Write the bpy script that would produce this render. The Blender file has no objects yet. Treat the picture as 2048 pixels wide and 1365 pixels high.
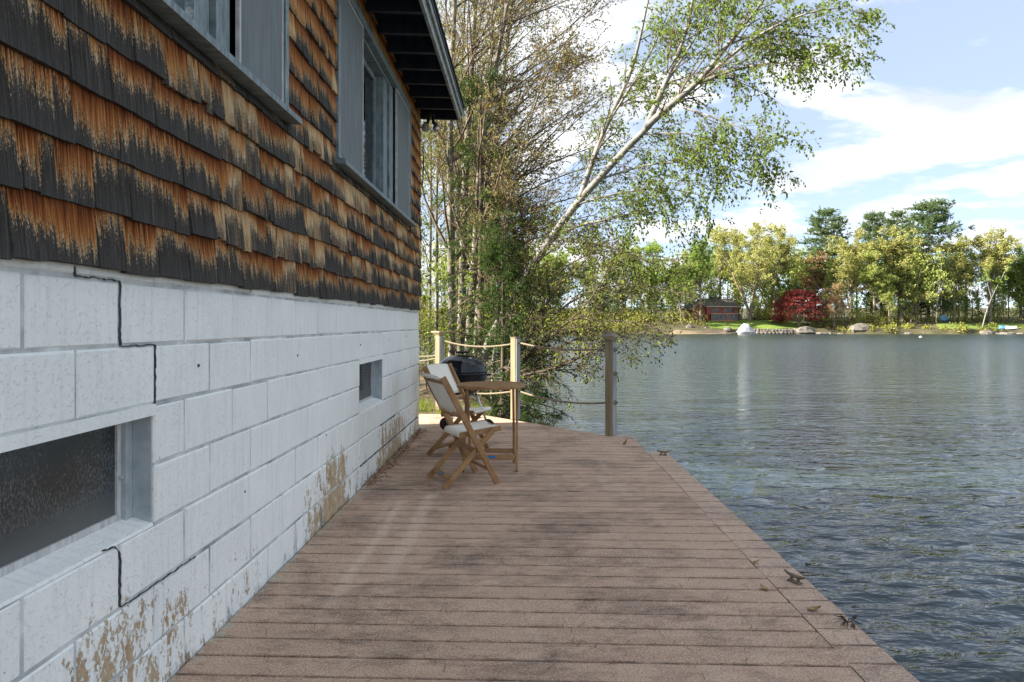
import bpy, math, random
import numpy as np
from mathutils import Vector

random.seed(7)
R = math.radians
scene = bpy.context.scene
COL = scene.collection

# ------------------------------------------------------------------ camera
CAM_H = 1.25
cam_d = bpy.data.cameras.new('camera')
cam_d.sensor_width = 36.0
cam_d.lens = 24.0
cam_d.shift_x = -0.0127
cam_d.shift_y = -0.0168
cam_d.clip_start = 0.05
cam_d.clip_end = 3000
cam = bpy.data.objects.new('camera', cam_d)
cam.location = (0, 0, CAM_H)
cam.rotation_euler = (R(90), 0, 0)
COL.objects.link(cam)
scene.camera = cam

# ------------------------------------------------------------------ light
SUN_AZ = R(-97)      # measured from +Y towards +X
SUN_EL = R(29)
to_sun = Vector((math.sin(SUN_AZ) * math.cos(SUN_EL), math.cos(SUN_AZ) * math.cos(SUN_EL), math.sin(SUN_EL)))
sun_d = bpy.data.lights.new('sun', 'SUN')
sun_d.energy = 4.6
sun_d.angle = R(0.6)
sun_d.color = (1.0, 0.90, 0.76)
sun = bpy.data.objects.new('sun', sun_d)
sun.rotation_euler = to_sun.to_track_quat('Z', 'Y').to_euler()
sun.location = (-30, 0, 40)
COL.objects.link(sun)

world = bpy.data.worlds.new('World')
scene.world = world
world.use_nodes = True
wn = world.node_tree
wn.nodes.clear()


def N(nt, t, **kw):
    n = nt.nodes.new(t)
    for k, v in kw.items():
        setattr(n, k, v)
    return n


def L(nt, a, b):
    nt.links.new(a, b)


def setin(n, **kw):
    for k, v in kw.items():
        n.inputs[k.replace('_', ' ')].default_value = v
    return n


def MATH(nt, op, a, b=None, c=None, clamp=False):
    n = nt.nodes.new('ShaderNodeMath')
    n.operation = op
    n.use_clamp = clamp
    for i, v in enumerate((a, b, c)):
        if v is None:
            continue
        if isinstance(v, (int, float)):
            n.inputs[i].default_value = v
        else:
            nt.links.new(v, n.inputs[i])
    return n.outputs[0]


def RAMP(nt, fac, stops, interp='LINEAR'):
    n = nt.nodes.new('ShaderNodeValToRGB')
    n.color_ramp.interpolation = interp
    el = n.color_ramp.elements
    while len(el) < len(stops):
        el.new(0.5)
    for e, (p, c) in zip(el, stops):
        e.position = p
        e.color = (c, c, c, 1) if isinstance(c, (int, float)) else (*c, 1)
    nt.links.new(fac, n.inputs[0])
    return n.outputs[0]


def MIX(nt, fac, a, b, blend='MIX'):
    n = nt.nodes.new('ShaderNodeMix')
    n.data_type = 'RGBA'
    n.blend_type = blend
    for i, v in ((0, fac), (6, a), (7, b)):
        if isinstance(v, (int, float)):
            n.inputs[i].default_value = v
        elif isinstance(v, tuple):
            n.inputs[i].default_value = (*v, 1)
        else:
            nt.links.new(v, n.inputs[i])
    return n.outputs[2]


def NOISE(nt, vec, scale, detail=3, rough=0.5, dist=0.0):
    n = nt.nodes.new('ShaderNodeTexNoise')
    n.inputs['Scale'].default_value = scale
    n.inputs['Detail'].default_value = detail
    n.inputs['Roughness'].default_value = rough
    n.inputs['Distortion'].default_value = dist
    if vec is not None:
        nt.links.new(vec, n.inputs['Vector'])
    return n.outputs[0]


def MAPV(nt, vec, scale=(1, 1, 1), loc=(0, 0, 0), rot=(0, 0, 0)):
    n = nt.nodes.new('ShaderNodeMapping')
    n.inputs['Scale'].default_value = scale
    n.inputs['Location'].default_value = loc
    n.inputs['Rotation'].default_value = rot
    nt.links.new(vec, n.inputs['Vector'])
    return n.outputs[0]


sky = N(wn, 'ShaderNodeTexSky', sky_type='NISHITA', sun_disc=False)
sky.sun_elevation = SUN_EL
sky.sun_rotation = SUN_AZ
sky.air_density = 0.65
sky.dust_density = 0.3
sky.ozone_density = 1.3
tc = N(wn, 'ShaderNodeTexCoord')
sep = N(wn, 'ShaderNodeSeparateXYZ')
L(wn, tc.outputs['Generated'], sep.inputs[0])
zc = MATH(wn, 'ADD', MATH(wn, 'MAXIMUM', sep.outputs[2], 0.0), 0.16)
comb = N(wn, 'ShaderNodeCombineXYZ')
L(wn, MATH(wn, 'DIVIDE', sep.outputs[0], zc), comb.inputs[0])
L(wn, MATH(wn, 'DIVIDE', sep.outputs[1], zc), comb.inputs[1])
CLOUD_LOC = (29.6, 36.9, 0)
cv = MAPV(wn, comb.outputs[0], (0.75, 1.0, 1.0), CLOUD_LOC, (0, 0, R(24)))
c1 = NOISE(wn, cv, 1.5, 10, 0.55, 0.15)
c2 = NOISE(wn, MAPV(wn, comb.outputs[0], (1, 1, 1), (7.7, 2.2, 0)), 3.2, 6, 0.55, 0.2)
dens = MATH(wn, 'ADD', c1, MATH(wn, 'MULTIPLY', MATH(wn, 'SUBTRACT', c2, 0.5), 0.22))
cmask = RAMP(wn, dens, [(0.475, 0.0), (0.54, 0.7), (0.64, 1.0)], 'EASE')
cshade = RAMP(wn, NOISE(wn, MAPV(wn, comb.outputs[0], (1, 1, 1), (1.3, 9.2, 0)), 2.4, 5, 0.5), [(0.36, (2.15, 2.27, 2.45)), (0.62, (3.7, 3.67, 3.63))])
skyc = MIX(wn, 0.72, sky.outputs[0], (1.6, 1.85, 2.2))
cmask = MATH(wn, 'MULTIPLY', cmask, MATH(wn, 'GREATER_THAN', sep.outputs[2], 0.0))
wcol = MIX(wn, cmask, skyc, cshade)
bg = N(wn, 'ShaderNodeBackground')
bg.inputs['Strength'].default_value = 0.10
L(wn, wcol, bg.inputs['Color'])
wo = N(wn, 'ShaderNodeOutputWorld')
L(wn, bg.outputs[0], wo.inputs['Surface'])

vs = scene.view_settings
vs.view_transform = 'Standard'
vs.look = 'None'
vs.gamma = 1
vs.use_curve_mapping = False
vs.exposure = 2.06


# ------------------------------------------------------------------ helpers
def P(px, py, Y):
    """photo pixel + distance along the wall -> place in the world"""
    return ((px - 1050) / 1365 * Y, Y, CAM_H + (648 - py) / 1365 * Y)


def tag(o, label=None, cat=None, group=None, kind=None):
    if label:
        o['label'] = label
    if cat:
        o['category'] = cat
    if group:
        o['group'] = group
    if kind:
        o['kind'] = kind
    return o


def wloc(o):
    v = Vector((0, 0, 0))
    while o is not None:
        v = v + Vector(o.location)
        o = o.parent
    return v


def empty(name, loc, label=None, cat=None, group=None):
    o = bpy.data.objects.new(name, None)
    o.location = loc
    o.empty_display_size = 0.1
    COL.objects.link(o)
    return tag(o, label, cat, group)


def link_mesh(name, me, mat, parent=None, org=None):
    o = bpy.data.objects.new(name, me)
    if mat is not None and not me.materials:
        me.materials.append(mat)
    COL.objects.link(o)
    if parent is not None:
        o.parent = parent
        if org is not None:
            o.location = Vector(org) - wloc(parent)
    elif org is not None:
        o.location = org
    return o


def np_mesh(name, V, F, mat, parent=None, smooth=False, org=(0, 0, 0)):
    """world-space numpy verts (N,3) and faces (M,k) -> one object whose origin is org"""
    V = np.asarray(V, dtype=np.float32) - np.array(org, dtype=np.float32)
    F = np.asarray(F, dtype=np.int32)
    me = bpy.data.meshes.new(name)
    k = F.shape[1]
    me.vertices.add(len(V))
    me.vertices.foreach_set('co', V.ravel())
    me.loops.add(F.size)
    me.loops.foreach_set('vertex_index', F.ravel())
    me.polygons.add(len(F))
    me.polygons.foreach_set('loop_start', np.arange(0, F.size, k, dtype=np.int32))
    me.polygons.foreach_set('loop_total', np.full(len(F), k, dtype=np.int32))
    if smooth:
        me.polygons.foreach_set('use_smooth', np.ones(len(F), dtype=bool))
    me.update(calc_edges=True)
    me.validate()
    return link_mesh(name, me, mat, parent, org)


class MB:
    def __init__(s):
        s.v = []
        s.f = []
        s.uv = None

    def add(s, vs, fs):
        b = len(s.v)
        s.v += [tuple(q) for q in vs]
        s.f += [tuple(b + i for i in f) for f in fs]
        return s

    def box(s, a, b):
        x0, y0, z0 = a
        x1, y1, z1 = b
        return s.add([(x0, y0, z0), (x1, y0, z0), (x1, y1, z0), (x0, y1, z0), (x0, y0, z1), (x1, y0, z1), (x1, y1, z1), (x0, y1, z1)],
                     [(0, 3, 2, 1), (4, 5, 6, 7), (0, 1, 5, 4), (1, 2, 6, 5), (2, 3, 7, 6), (3, 0, 4, 7)])

    def frustum(s, c, w0, w1, z0, z1, rot=0.0):
        vs = []
        for w, z in ((w0, z0), (w1, z1)):
            for k in range(4):
                a = rot + R(45 + 90 * k)
                r = w / math.sqrt(2)
                vs.append((c[0] + r * math.cos(a), c[1] + r * math.sin(a), z))
        return s.add(vs, [(3, 2, 1, 0), (4, 5, 6, 7), (0, 1, 5, 4), (1, 2, 6, 5), (2, 3, 7, 6), (3, 0, 4, 7)])

    def bar(s, p0, p1, wdir, w, t, ch=0.0):
        """rectangular bar p0->p1; wdir = rough width direction, w width, t thickness, ch chamfer"""
        p0 = Vector(p0)
        p1 = Vector(p1)
        d = (p1 - p0).normalized()
        a = Vector(wdir)
        a = (a - d * a.dot(d)).normalized()
        b = d.cross(a)
        w *= .5
        t *= .5
        if ch > 0:
            prof = [(w - ch, -t), (w, -t + ch), (w, t - ch), (w - ch, t), (-w + ch, t), (-w, t - ch), (-w, -t + ch), (-w + ch, -t)]
        else:
            prof = [(w, -t), (w, t), (-w, t), (-w, -t)]
        n = len(prof)
        vs = [p + a * u + b * v for p in (p0, p1) for u, v in prof]
        fs = [(i, (i + 1) % n, n + (i + 1) % n, n + i) for i in range(n)]
        fs += [tuple(range(n - 1, -1, -1)), tuple(range(n, 2 * n))]
        return s.add(vs, fs)

    def tube(s, pts, rad, n=8, cap=True):
        pts = [Vector(p) for p in pts]
        if not isinstance(rad, (list, tuple)):
            rad = [rad] * len(pts)
        base = len(s.v)
        up = None
        for i, p in enumerate(pts):
            d = (pts[min(i + 1, len(pts) - 1)] - pts[max(i - 1, 0)]).normalized()
            if up is None:
                up = Vector((0, 0, 1)) if abs(d.z) < .9 else Vector((1, 0, 0))
            a = (up - d * up.dot(d)).normalized()
            up = a
            b = d.cross(a)
            for k in range(n):
                t = 2 * math.pi * k / n
                s.v.append(tuple(p + (a * math.cos(t) + b * math.sin(t)) * rad[i]))
        for i in range(len(pts) - 1):
            for k in range(n):
                s.f.append((base + i * n + k, base + i * n + (k + 1) % n, base + (i + 1) * n + (k + 1) % n, base + (i + 1) * n + k))
        if cap:
            s.f.append(tuple(base + k for k in range(n - 1, -1, -1)))
            m = base + (len(pts) - 1) * n
            s.f.append(tuple(m + k for k in range(n)))
        return s

    def lathe(s, c, prof, n=32):
        base = len(s.v)
        for r, z in prof:
            for k in range(n):
                t = 2 * math.pi * k / n
                s.v.append((c[0] + r * math.cos(t), c[1] + r * math.sin(t), c[2] + z))
        for i in range(len(prof) - 1):
            for k in range(n):
                s.f.append((base + i * n + k, base + i * n + (k + 1) % n, base + (i + 1) * n + (k + 1) % n, base + (i + 1) * n + k))
        return s

    def build(s, name, mat, parent=None, smooth=False, org=None):
        if org is None:
            org = tuple(np.mean(np.array(s.v), axis=0)) if parent is not None else (0, 0, 0)
        me = bpy.data.meshes.new(name)
        o3 = Vector(org)
        me.from_pydata([(q[0] - o3.x, q[1] - o3.y, q[2] - o3.z) for q in s.v], [], s.f)
        if smooth:
            me.polygons.foreach_set('use_smooth', [True] * len(me.polygons))
        me.update()
        return link_mesh(name, me, mat, parent, org)


def copy_tree(o, parent=None):
    c = o.copy()
    COL.objects.link(c)
    c.parent = parent
    for ch in list(o.children):
        copy_tree(ch, c)
    return c


# ------------------------------------------------------------------ materials
def new_mat(name, rough=0.7, col=(0.5, 0.5, 0.5), spec=None, metal=0.0):
    m = bpy.data.materials.new(name)
    m.use_nodes = True
    nt = m.node_tree
    b = nt.nodes['Principled BSDF']
    b.inputs['Roughness'].default_value = rough
    b.inputs['Base Color'].default_value = (*col, 1)
    b.inputs['Metallic'].default_value = metal
    if spec is not None:
        b.inputs['Specular IOR Level'].default_value = spec
    return m, nt, b


def pos(nt):
    return nt.nodes.new('ShaderNodeNewGeometry').outputs['Position']


def bump(nt, b, height, strength, dist=0.01):
    n = nt.nodes.new('ShaderNodeBump')
    n.inputs['Strength'].default_value = strength
    n.inputs['Distance'].default_value = dist
    L(nt, height, n.inputs['Height'])
    L(nt, n.outputs[0], b.inputs['Normal'])


def mat_noise(name, c0, c1, scale, rough=0.7, stretch=(1, 1, 1), detail=5, bstr=0.3, bdist=0.005, spec=0.3, obj=False, lo=.3, hi=.7):
    m, nt, b = new_mat(name, rough, spec=spec)
    p = nt.nodes.new('ShaderNodeTexCoord').outputs['Object'] if obj else pos(nt)
    v = MAPV(nt, p, stretch)
    n = NOISE(nt, v, scale, detail, 0.6)
    L(nt, RAMP(nt, n, [(lo, c0), (hi, c1)]), b.inputs['Base Color'])
    if bstr:
        bump(nt, b, n, bstr, bdist)
    return m


def mat_block():
    m, nt, b = new_mat('painted_block', 0.62, spec=0.25)
    p = pos(nt)
    sp = N(nt, 'ShaderNodeSeparateXYZ')
    L(nt, p, sp.inputs[0])
    z = sp.outputs[2]
    tone = RAMP(nt, NOISE(nt, p, 2.3, 5, 0.6), [(0.3, (0.775, 0.80, 0.775)), (0.7, (0.865, 0.88, 0.845))])
    streak = NOISE(nt, MAPV(nt, p, (1, 14, 1.0)), 3.0, 4, 0.6)
    tone = MIX(nt, MATH(nt, 'MULTIPLY', RAMP(nt, streak, [(0.50, 0.0), (0.72, 1.0)]), 0.34), tone, (0.5, 0.56, 0.6))
    # paint flaked down to the tan block low on the wall
    pn = NOISE(nt, MAPV(nt, p, (1, 3.2, 1.5)), 5.0, 9, 0.68, 0.3)
    pn2 = NOISE(nt, MAPV(nt, p, (1, 0.9, 0.2), (0, 3.35, 0)), 1.1, 2, 0.5)
    low = RAMP(nt, MATH(nt, 'DIVIDE', z, 0.62), [(0.0, 1.0), (0.5, 0.8), (1.0, 0.0)])
    score = MATH(nt, 'ADD', MATH(nt, 'ADD', pn, MATH(nt, 'MULTIPLY', MATH(nt, 'SUBTRACT', pn2, 0.5), 1.1)), MATH(nt, 'MULTIPLY', MATH(nt, 'SUBTRACT', low, 0.8), 0.55))
    score = MATH(nt, 'ADD', score, MATH(nt, 'MULTIPLY', MATH(nt, 'SUBTRACT', NOISE(nt, MAPV(nt, p, (1, 1.6, 1)), 42, 4, 0.7), 0.5), 0.70))
    flake = RAMP(nt, score, [(0.60, 0.0), (0.65, 1.0)])
    tan = RAMP(nt, NOISE(nt, p, 22, 4, 0.6), [(0.3, (0.34, 0.235, 0.13)), (0.7, (0.55, 0.43, 0.29))])
    c = MIX(nt, flake, tone, tan)
    # dark mould near the deck
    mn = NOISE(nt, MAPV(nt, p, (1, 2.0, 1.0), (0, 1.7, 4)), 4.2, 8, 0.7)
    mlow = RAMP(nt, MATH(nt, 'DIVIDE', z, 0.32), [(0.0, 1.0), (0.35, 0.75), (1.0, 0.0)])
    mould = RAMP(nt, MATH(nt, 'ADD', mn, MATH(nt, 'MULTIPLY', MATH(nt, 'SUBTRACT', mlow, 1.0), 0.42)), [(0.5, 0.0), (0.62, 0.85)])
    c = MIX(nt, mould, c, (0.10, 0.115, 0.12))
    # specks
    sp2 = RAMP(nt, NOISE(nt, p, 60, 2, 0.5), [(0.745, 0.0), (0.78, 0.7)])
    c = MIX(nt, sp2, c, (0.16, 0.17, 0.17))
    L(nt, c, b.inputs['Base Color'])
    h = MATH(nt, 'ADD', MATH(nt, 'MULTIPLY', NOISE(nt, p, 45, 5, 0.6), 0.5), MATH(nt, 'MULTIPLY', flake, -0.35))
    h = MATH(nt, 'ADD', h, MATH(nt, 'MULTIPLY', RAMP(nt, NOISE(nt, p, 85, 3, 0.6), [(0.30, 0.0), (0.42, 1.0)]), 0.35))
    bump(nt, b, h, 0.8, 0.006)
    return m


def mat_shingle():
    m, nt, b = new_mat('weathered_cedar', 0.85, spec=0.12)
    p = pos(nt)
    sp = N(nt, 'ShaderNodeSeparateXYZ')
    L(nt, p, sp.inputs[0])
    z = sp.outputs[2]
    uvn = N(nt, 'ShaderNodeUVMap', uv_map='UVMap')
    su = N(nt, 'ShaderNodeSeparateXYZ')
    L(nt, uvn.outputs[0], su.inputs[0])
    v = su.outputs[1]
    tone = N(nt, 'ShaderNodeAttribute', attribute_name='tone').outputs['Fac']
    worn = N(nt, 'ShaderNodeAttribute', attribute_name='worn').outputs['Fac']
    # every shingle has its own grain: shift the pattern by its tone
    cs = N(nt, 'ShaderNodeCombineXYZ')
    L(nt, MATH(nt, 'MULTIPLY', tone, 37.0), cs.inputs[2])
    L(nt, MATH(nt, 'MULTIPLY', tone, 11.0), cs.inputs[1])
    va = N(nt, 'ShaderNodeVectorMath', operation='ADD')
    L(nt, p, va.inputs[0])
    L(nt, cs.outputs[0], va.inputs[1])
    q = va.outputs[0]
    grain = NOISE(nt, MAPV(nt, q, (1, 95, 2.0)), 1.7, 7, 0.7)
    grain2 = NOISE(nt, MAPV(nt, q, (1, 26, 0.9)), 1.9, 5, 0.65)
    speck = NOISE(nt, MAPV(nt, q, (1, 2.4, 0.9)), 110, 3, 0.75)
    broad = NOISE(nt, p, 1.7, 3, 0.5)
    zz = RAMP(nt, MATH(nt, 'DIVIDE', MATH(nt, 'SUBTRACT', z, 1.4), 2.4), [(0.0, 0.70), (0.36, 0.60), (0.60, 0.24), (1.0, -0.25)])
    zz = MATH(nt, 'ADD', zz, MATH(nt, 'MULTIPLY', MATH(nt, 'SUBTRACT', tone, 0.5), 0.50))
    zz = MATH(nt, 'ADD', zz, MATH(nt, 'MULTIPLY', MATH(nt, 'SUBTRACT', broad, 0.5), 1.3))
    zz = MATH(nt, 'SUBTRACT', zz, MATH(nt, 'MULTIPLY', worn, 0.12))
    edge = MATH(nt, 'ADD', zz, MATH(nt, 'MULTIPLY', MATH(nt, 'SUBTRACT', grain2, 0.5), 1.7))
    edge = MATH(nt, 'ADD', edge, MATH(nt, 'MULTIPLY', MATH(nt, 'SUBTRACT', grain, 0.5), 0.7))
    edge = MATH(nt, 'ADD', edge, MATH(nt, 'MULTIPLY', MATH(nt, 'SUBTRACT', speck, 0.5), 1.5))
    dd = MATH(nt, 'SUBTRACT', edge, v)
    dark = RAMP(nt, MATH(nt, 'ADD', dd, 0.5), [(0.37, 0.0), (0.61, 0.96)])
    dcol = RAMP(nt, MATH(nt, 'ADD', MATH(nt, 'MULTIPLY', grain, 0.7), MATH(nt, 'MULTIPLY', speck, 0.3)),
                [(0.38, (0.004, 0.005, 0.007)), (0.50, (0.016, 0.018, 0.022)), (0.59, (0.068, 0.068, 0.069)), (0.69, (0.27, 0.225, 0.16))])
    dcol = MIX(nt, RAMP(nt, v, [(0.0, 0.55), (0.5, 0.0)]), dcol, RAMP(nt, grain, [(0.3, (0.014, 0.016, 0.020)), (0.7, (0.088, 0.093, 0.100))]))
    # bare wood: deep red-brown with the upper course's shadow painted in, orange, then straw where it has bleached
    g3 = MATH(nt, 'ADD', MATH(nt, 'MULTIPLY', MATH(nt, 'SUBTRACT', grain, 0.5), 2.2), MATH(nt, 'MULTIPLY', MATH(nt, 'SUBTRACT', grain2, 0.5), 0.9))
    lev = MATH(nt, 'ADD', MATH(nt, 'ADD', MATH(nt, 'MULTIPLY', MATH(nt, 'SUBTRACT', zz, v), 1.2), 0.60), MATH(nt, 'MULTIPLY', g3, 1.0))
    lev = MATH(nt, 'MAXIMUM', lev, MATH(nt, 'ADD', MATH(nt, 'MULTIPLY', g3, 0.6), RAMP(nt, v, [(0.35, 0.54), (0.95, 0.20)])))
    lev = MATH(nt, 'ADD', lev, MATH(nt, 'MULTIPLY', worn, 0.34))
    wood = RAMP(nt, lev, [(0.08, (0.050, 0.014, 0.006)), (0.27, (0.21, 0.062, 0.016)), (0.44, (0.38, 0.155, 0.046)), (0.60, (0.54, 0.31, 0.125)), (0.80, (0.70, 0.55, 0.35))])
    c = MIX(nt, dark, wood, dcol)
    pale = RAMP(nt, MATH(nt, 'ADD', grain, MATH(nt, 'MULTIPLY', MATH(nt, 'SUBTRACT', speck, 0.5), 0.4)), [(0.30, (0.13, 0.062, 0.024)), (0.47, (0.42, 0.26, 0.115)), (0.7, (0.72, 0.59, 0.38))])
    wm = MATH(nt, 'MULTIPLY', worn, RAMP(nt, MATH(nt, 'ADD', MATH(nt, 'ADD', grain2, MATH(nt, 'MULTIPLY', speck, 0.5)), MATH(nt, 'MULTIPLY', worn, 0.16)), [(0.80, 0.0), (0.98, 1.0)]))
    c = MIX(nt, wm, c, pale)
    L(nt, c, b.inputs['Base Color'])
    bump(nt, b, MATH(nt, 'ADD', grain, MATH(nt, 'MULTIPLY', speck, 0.4)), 1.0, 0.006)
    return m


def mat_deck(name, base0, base1, dark, amount):
    m, nt, b = new_mat(name, 0.85, spec=0.15)
    p = pos(nt)
    fine = NOISE(nt, p, 130, 4, 0.75)
    mid = NOISE(nt, MAPV(nt, p, (0.6, 1.6, 1)), 6, 6, 0.65)
    big = NOISE(nt, MAPV(nt, p, (0.8, 1.0, 1)), 1.9, 7, 0.68, 0.4)
    c = RAMP(nt, mid, [(0.3, base0), (0.72, base1)])
    oi = N(nt, 'ShaderNodeObjectInfo')
    c = MIX(nt, MATH(nt, 'MULTIPLY', oi.outputs['Random'], 0.22), c, tuple(q * 0.72 for q in base0))
    st = NOISE(nt, MAPV(nt, p, (1.0, 2.6, 1)), 6.5, 7, 0.75)
    stain = RAMP(nt, MATH(nt, 'ADD', MATH(nt, 'MULTIPLY', big, 0.7), MATH(nt, 'MULTIPLY', st, 0.5)), [(0.575, 0.0), (0.74, amount)])
    c = MIX(nt, stain, c, dark)
    # broad paler streaks
    sx = N(nt, 'ShaderNodeSeparateXYZ')
    L(nt, p, sx.inputs[0])
    pal = RAMP(nt, NOISE(nt, MAPV(nt, p, (1.7, 0.35, 1), (0.3, 0, 0), (0, 0, R(14))), 1.5, 5, 0.6), [(0.56, 0.0), (0.70, 0.55)])
    c = MIX(nt, pal, c, (0.60, 0.46, 0.36))
    # two pale, broken streaks running along the deck
    for xc, w_, y0_, y1_ in ((-0.68, 0.07, 2.9, 5.15), (-0.87, 0.045, 2.7, 4.9)):
        if amount < 0.6:
            break
        wob = MATH(nt, 'MULTIPLY', MATH(nt, 'SUBTRACT', NOISE(nt, p, 1.1, 2, 0.5), 0.5), 0.10)
        off = MATH(nt, 'ABSOLUTE', MATH(nt, 'ADD', MATH(nt, 'SUBTRACT', sx.outputs[0], xc), wob))
        band = RAMP(nt, MATH(nt, 'DIVIDE', off, w_), [(0.15, 1.0), (1.0, 0.0)], 'EASE')
        along = RAMP(nt, MATH(nt, 'DIVIDE', MATH(nt, 'SUBTRACT', sx.outputs[1], y0_), y1_ - y0_), [(0.0, 0.0), (0.35, 1.0), (0.92, 1.0), (1.0, 0.0)])
        sc_ = RAMP(nt, NOISE(nt, p, 14, 5, 0.7), [(0.3, 0.25), (0.6, 1.0)])
        c = MIX(nt, MATH(nt, 'MULTIPLY', MATH(nt, 'MULTIPLY', MATH(nt, 'MULTIPLY', band, along), sc_), 0.6), c, (0.72, 0.57, 0.45))
    # pale green lichen along the foot of the wall
    near = RAMP(nt, MATH(nt, 'MULTIPLY', MATH(nt, 'ADD', sx.outputs[0], 1.253), 4.5), [(0.0, 0.20), (0.4, 0.02), (1.0, -0.3)])
    lich = RAMP(nt, MATH(nt, 'ADD', NOISE(nt, p, 16, 6, 0.7), near), [(0.665, 0.0), (0.70, 0.85)])
    c = MIX(nt, lich, c, (0.42, 0.43, 0.33))
    c = MIX(nt, RAMP(nt, fine, [(0.34, 0.75), (0.475, 0.0)]), c, (0.10, 0.074, 0.062))
    c = MIX(nt, RAMP(nt, fine, [(0.535, 0.0), (0.67, 0.7)]), c, (0.78, 0.68, 0.60))
    # board edges painted darker, standing in for the unlit gaps
    gr = N(nt, 'ShaderNodeAttribute', attribute_name='grime').outputs['Fac']
    c = MIX(nt, MATH(nt, 'MULTIPLY', gr, RAMP(nt, NOISE(nt, MAPV(nt, p, (1, 0.4, 1)), 7, 5, 0.65), [(0.35, 0.15), (0.65, 1.0)])), c, (0.07, 0.048, 0.038))
    L(nt, c, b.inputs['Base Color'])
    bump(nt, b, MATH(nt, 'ADD', fine, MATH(nt, 'MULTIPLY', mid, 0.6)), 0.5, 0.004)
    return m


def mat_leaf(name, col, trans=0.45, var=0.35, objcol=False, rough=0.6):
    m = bpy.data.materials.new(name)
    m.use_nodes = True
    nt = m.node_tree
    nt.nodes.clear()
    out = N(nt, 'ShaderNodeOutputMaterial')
    dif = N(nt, 'ShaderNodeBsdfDiffuse')
    tr = N(nt, 'ShaderNodeBsdfTranslucent')
    mx = N(nt, 'ShaderNodeMixShader')
    mx.inputs[0].default_value = trans
    if objcol:
        oi = N(nt, 'ShaderNodeObjectInfo')
        base = oi.outputs['Color']
    else:
        rgb = N(nt, 'ShaderNodeRGB')
        rgb.outputs[0].default_value = (*col, 1)
        base = rgb.outputs[0]
    at = N(nt, 'ShaderNodeAttribute', attribute_name='shade')
    hsv = N(nt, 'ShaderNodeHueSaturation')
    L(nt, base, hsv.inputs['Color'])
    L(nt, MATH(nt, 'ADD', MATH(nt, 'MULTIPLY', at.outputs['Fac'], var * 2), 1 - var), hsv.inputs['Value'])
    L(nt, MATH(nt, 'ADD', MATH(nt, 'MULTIPLY', at.outputs['Fac'], 0.06), 0.47), hsv.inputs['Hue'])
    L(nt, hsv.outputs[0], dif.inputs[0])
    hs2 = N(nt, 'ShaderNodeHueSaturation')
    hs2.inputs['Value'].default_value = 1.25
    hs2.inputs['Saturation'].default_value = 1.1
    L(nt, hsv.outputs[0], hs2.inputs['Color'])
    L(nt, hs2.outputs[0], tr.inputs[0])
    L(nt, dif.outputs[0], mx.inputs[1])
    L(nt, tr.outputs[0], mx.inputs[2])
    L(nt, mx.outputs[0], out.inputs[0])
    return m


def mat_glass(name, dirty=0.0):
    m, nt, b = new_mat(name, 0.03, (0.012, 0.014, 0.015), spec=0.9)
    b.inputs['IOR'].default_value = 1.9 if dirty == 0 else 1.5
    if dirty:
        p = pos(nt)
        sp = N(nt, 'ShaderNodeSeparateXYZ')
        L(nt, p, sp.inputs[0])
        s1 = NOISE(nt, MAPV(nt, p, (1, 2.2, 1.0)), 75, 5, 0.75)
        s2 = NOISE(nt, p, 3.5, 4, 0.6)
        k = RAMP(nt, MATH(nt, 'ADD', MATH(nt, 'MULTIPLY', s1, 0.75), MATH(nt, 'MULTIPLY', s2, 0.3)), [(0.53, 0.02), (0.70, 0.6)])
        lowm = RAMP(nt, MATH(nt, 'DIVIDE', MATH(nt, 'SUBTRACT', sp.outputs[2], 0.58), 0.2), [(0.0, 0.40), (1.0, 0.0)])
        k = MATH(nt, 'MAXIMUM', k, lowm)
        L(nt, MIX(nt, k, (0.008, 0.011, 0.012), (0.22, 0.25, 0.25)), b.inputs['Base Color'])
        L(nt, RAMP(nt, k, [(0.0, 0.12), (0.6, 0.7)]), b.inputs['Roughness'])
    return m


def mat_trim():
    m, nt, b = new_mat('blue_grey_trim_paint', 0.5, spec=0.3)
    p = pos(nt)
    n = NOISE(nt, MAPV(nt, p, (1, 6, 1.2)), 7, 7, 0.65)
    c = RAMP(nt, n, [(0.30, (0.085, 0.115, 0.130)), (0.52, (0.20, 0.255, 0.275)), (0.66, (0.27, 0.32, 0.335)), (0.70, (0.60, 0.63, 0.63))])
    L(nt, c, b.inputs['Base Color'])
    bump(nt, b, n, 0.4, 0.004)
    return m


def mat_birch():
    m, nt, b = new_mat('birch_bark', 0.7, spec=0.2)
    g = N(nt, 'ShaderNodeTexCoord')
    p = g.outputs['Object']
    n = NOISE(nt, p, 6, 6, 0.65)
    d = NOISE(nt, MAPV(nt, p, (9, 9, 26), (0, 0, 0), (0, R(40), 0)), 1.0, 4, 0.7)
    c = RAMP(nt, n, [(0.3, (0.12, 0.117, 0.108)), (0.62, (0.285, 0.28, 0.262))])
    c = MIX(nt, RAMP(nt, d, [(0.56, 0.0), (0.64, 0.85)]), c, (0.06, 0.05, 0.042))
    L(nt, c, b.inputs['Base Color'])
    bump(nt, b, n, 0.4, 0.01)
    return m


def mat_lichen_bark():
    m, nt, b = new_mat('lichen_bark', 0.85, spec=0.1)
    p = pos(nt)
    n = NOISE(nt, MAPV(nt, p, (1, 1, 0.45)), 14, 7, 0.7)
    c = RAMP(nt, n, [(0.30, (0.05, 0.042, 0.032)), (0.48, (0.15, 0.137, 0.112)), (0.58, (0.27, 0.265, 0.23)), (0.68, (0.47, 0.49, 0.44))])
    L(nt, c, b.inputs['Base Color'])
    bump(nt, b, n, 0.7, 0.02)
    return m


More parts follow.
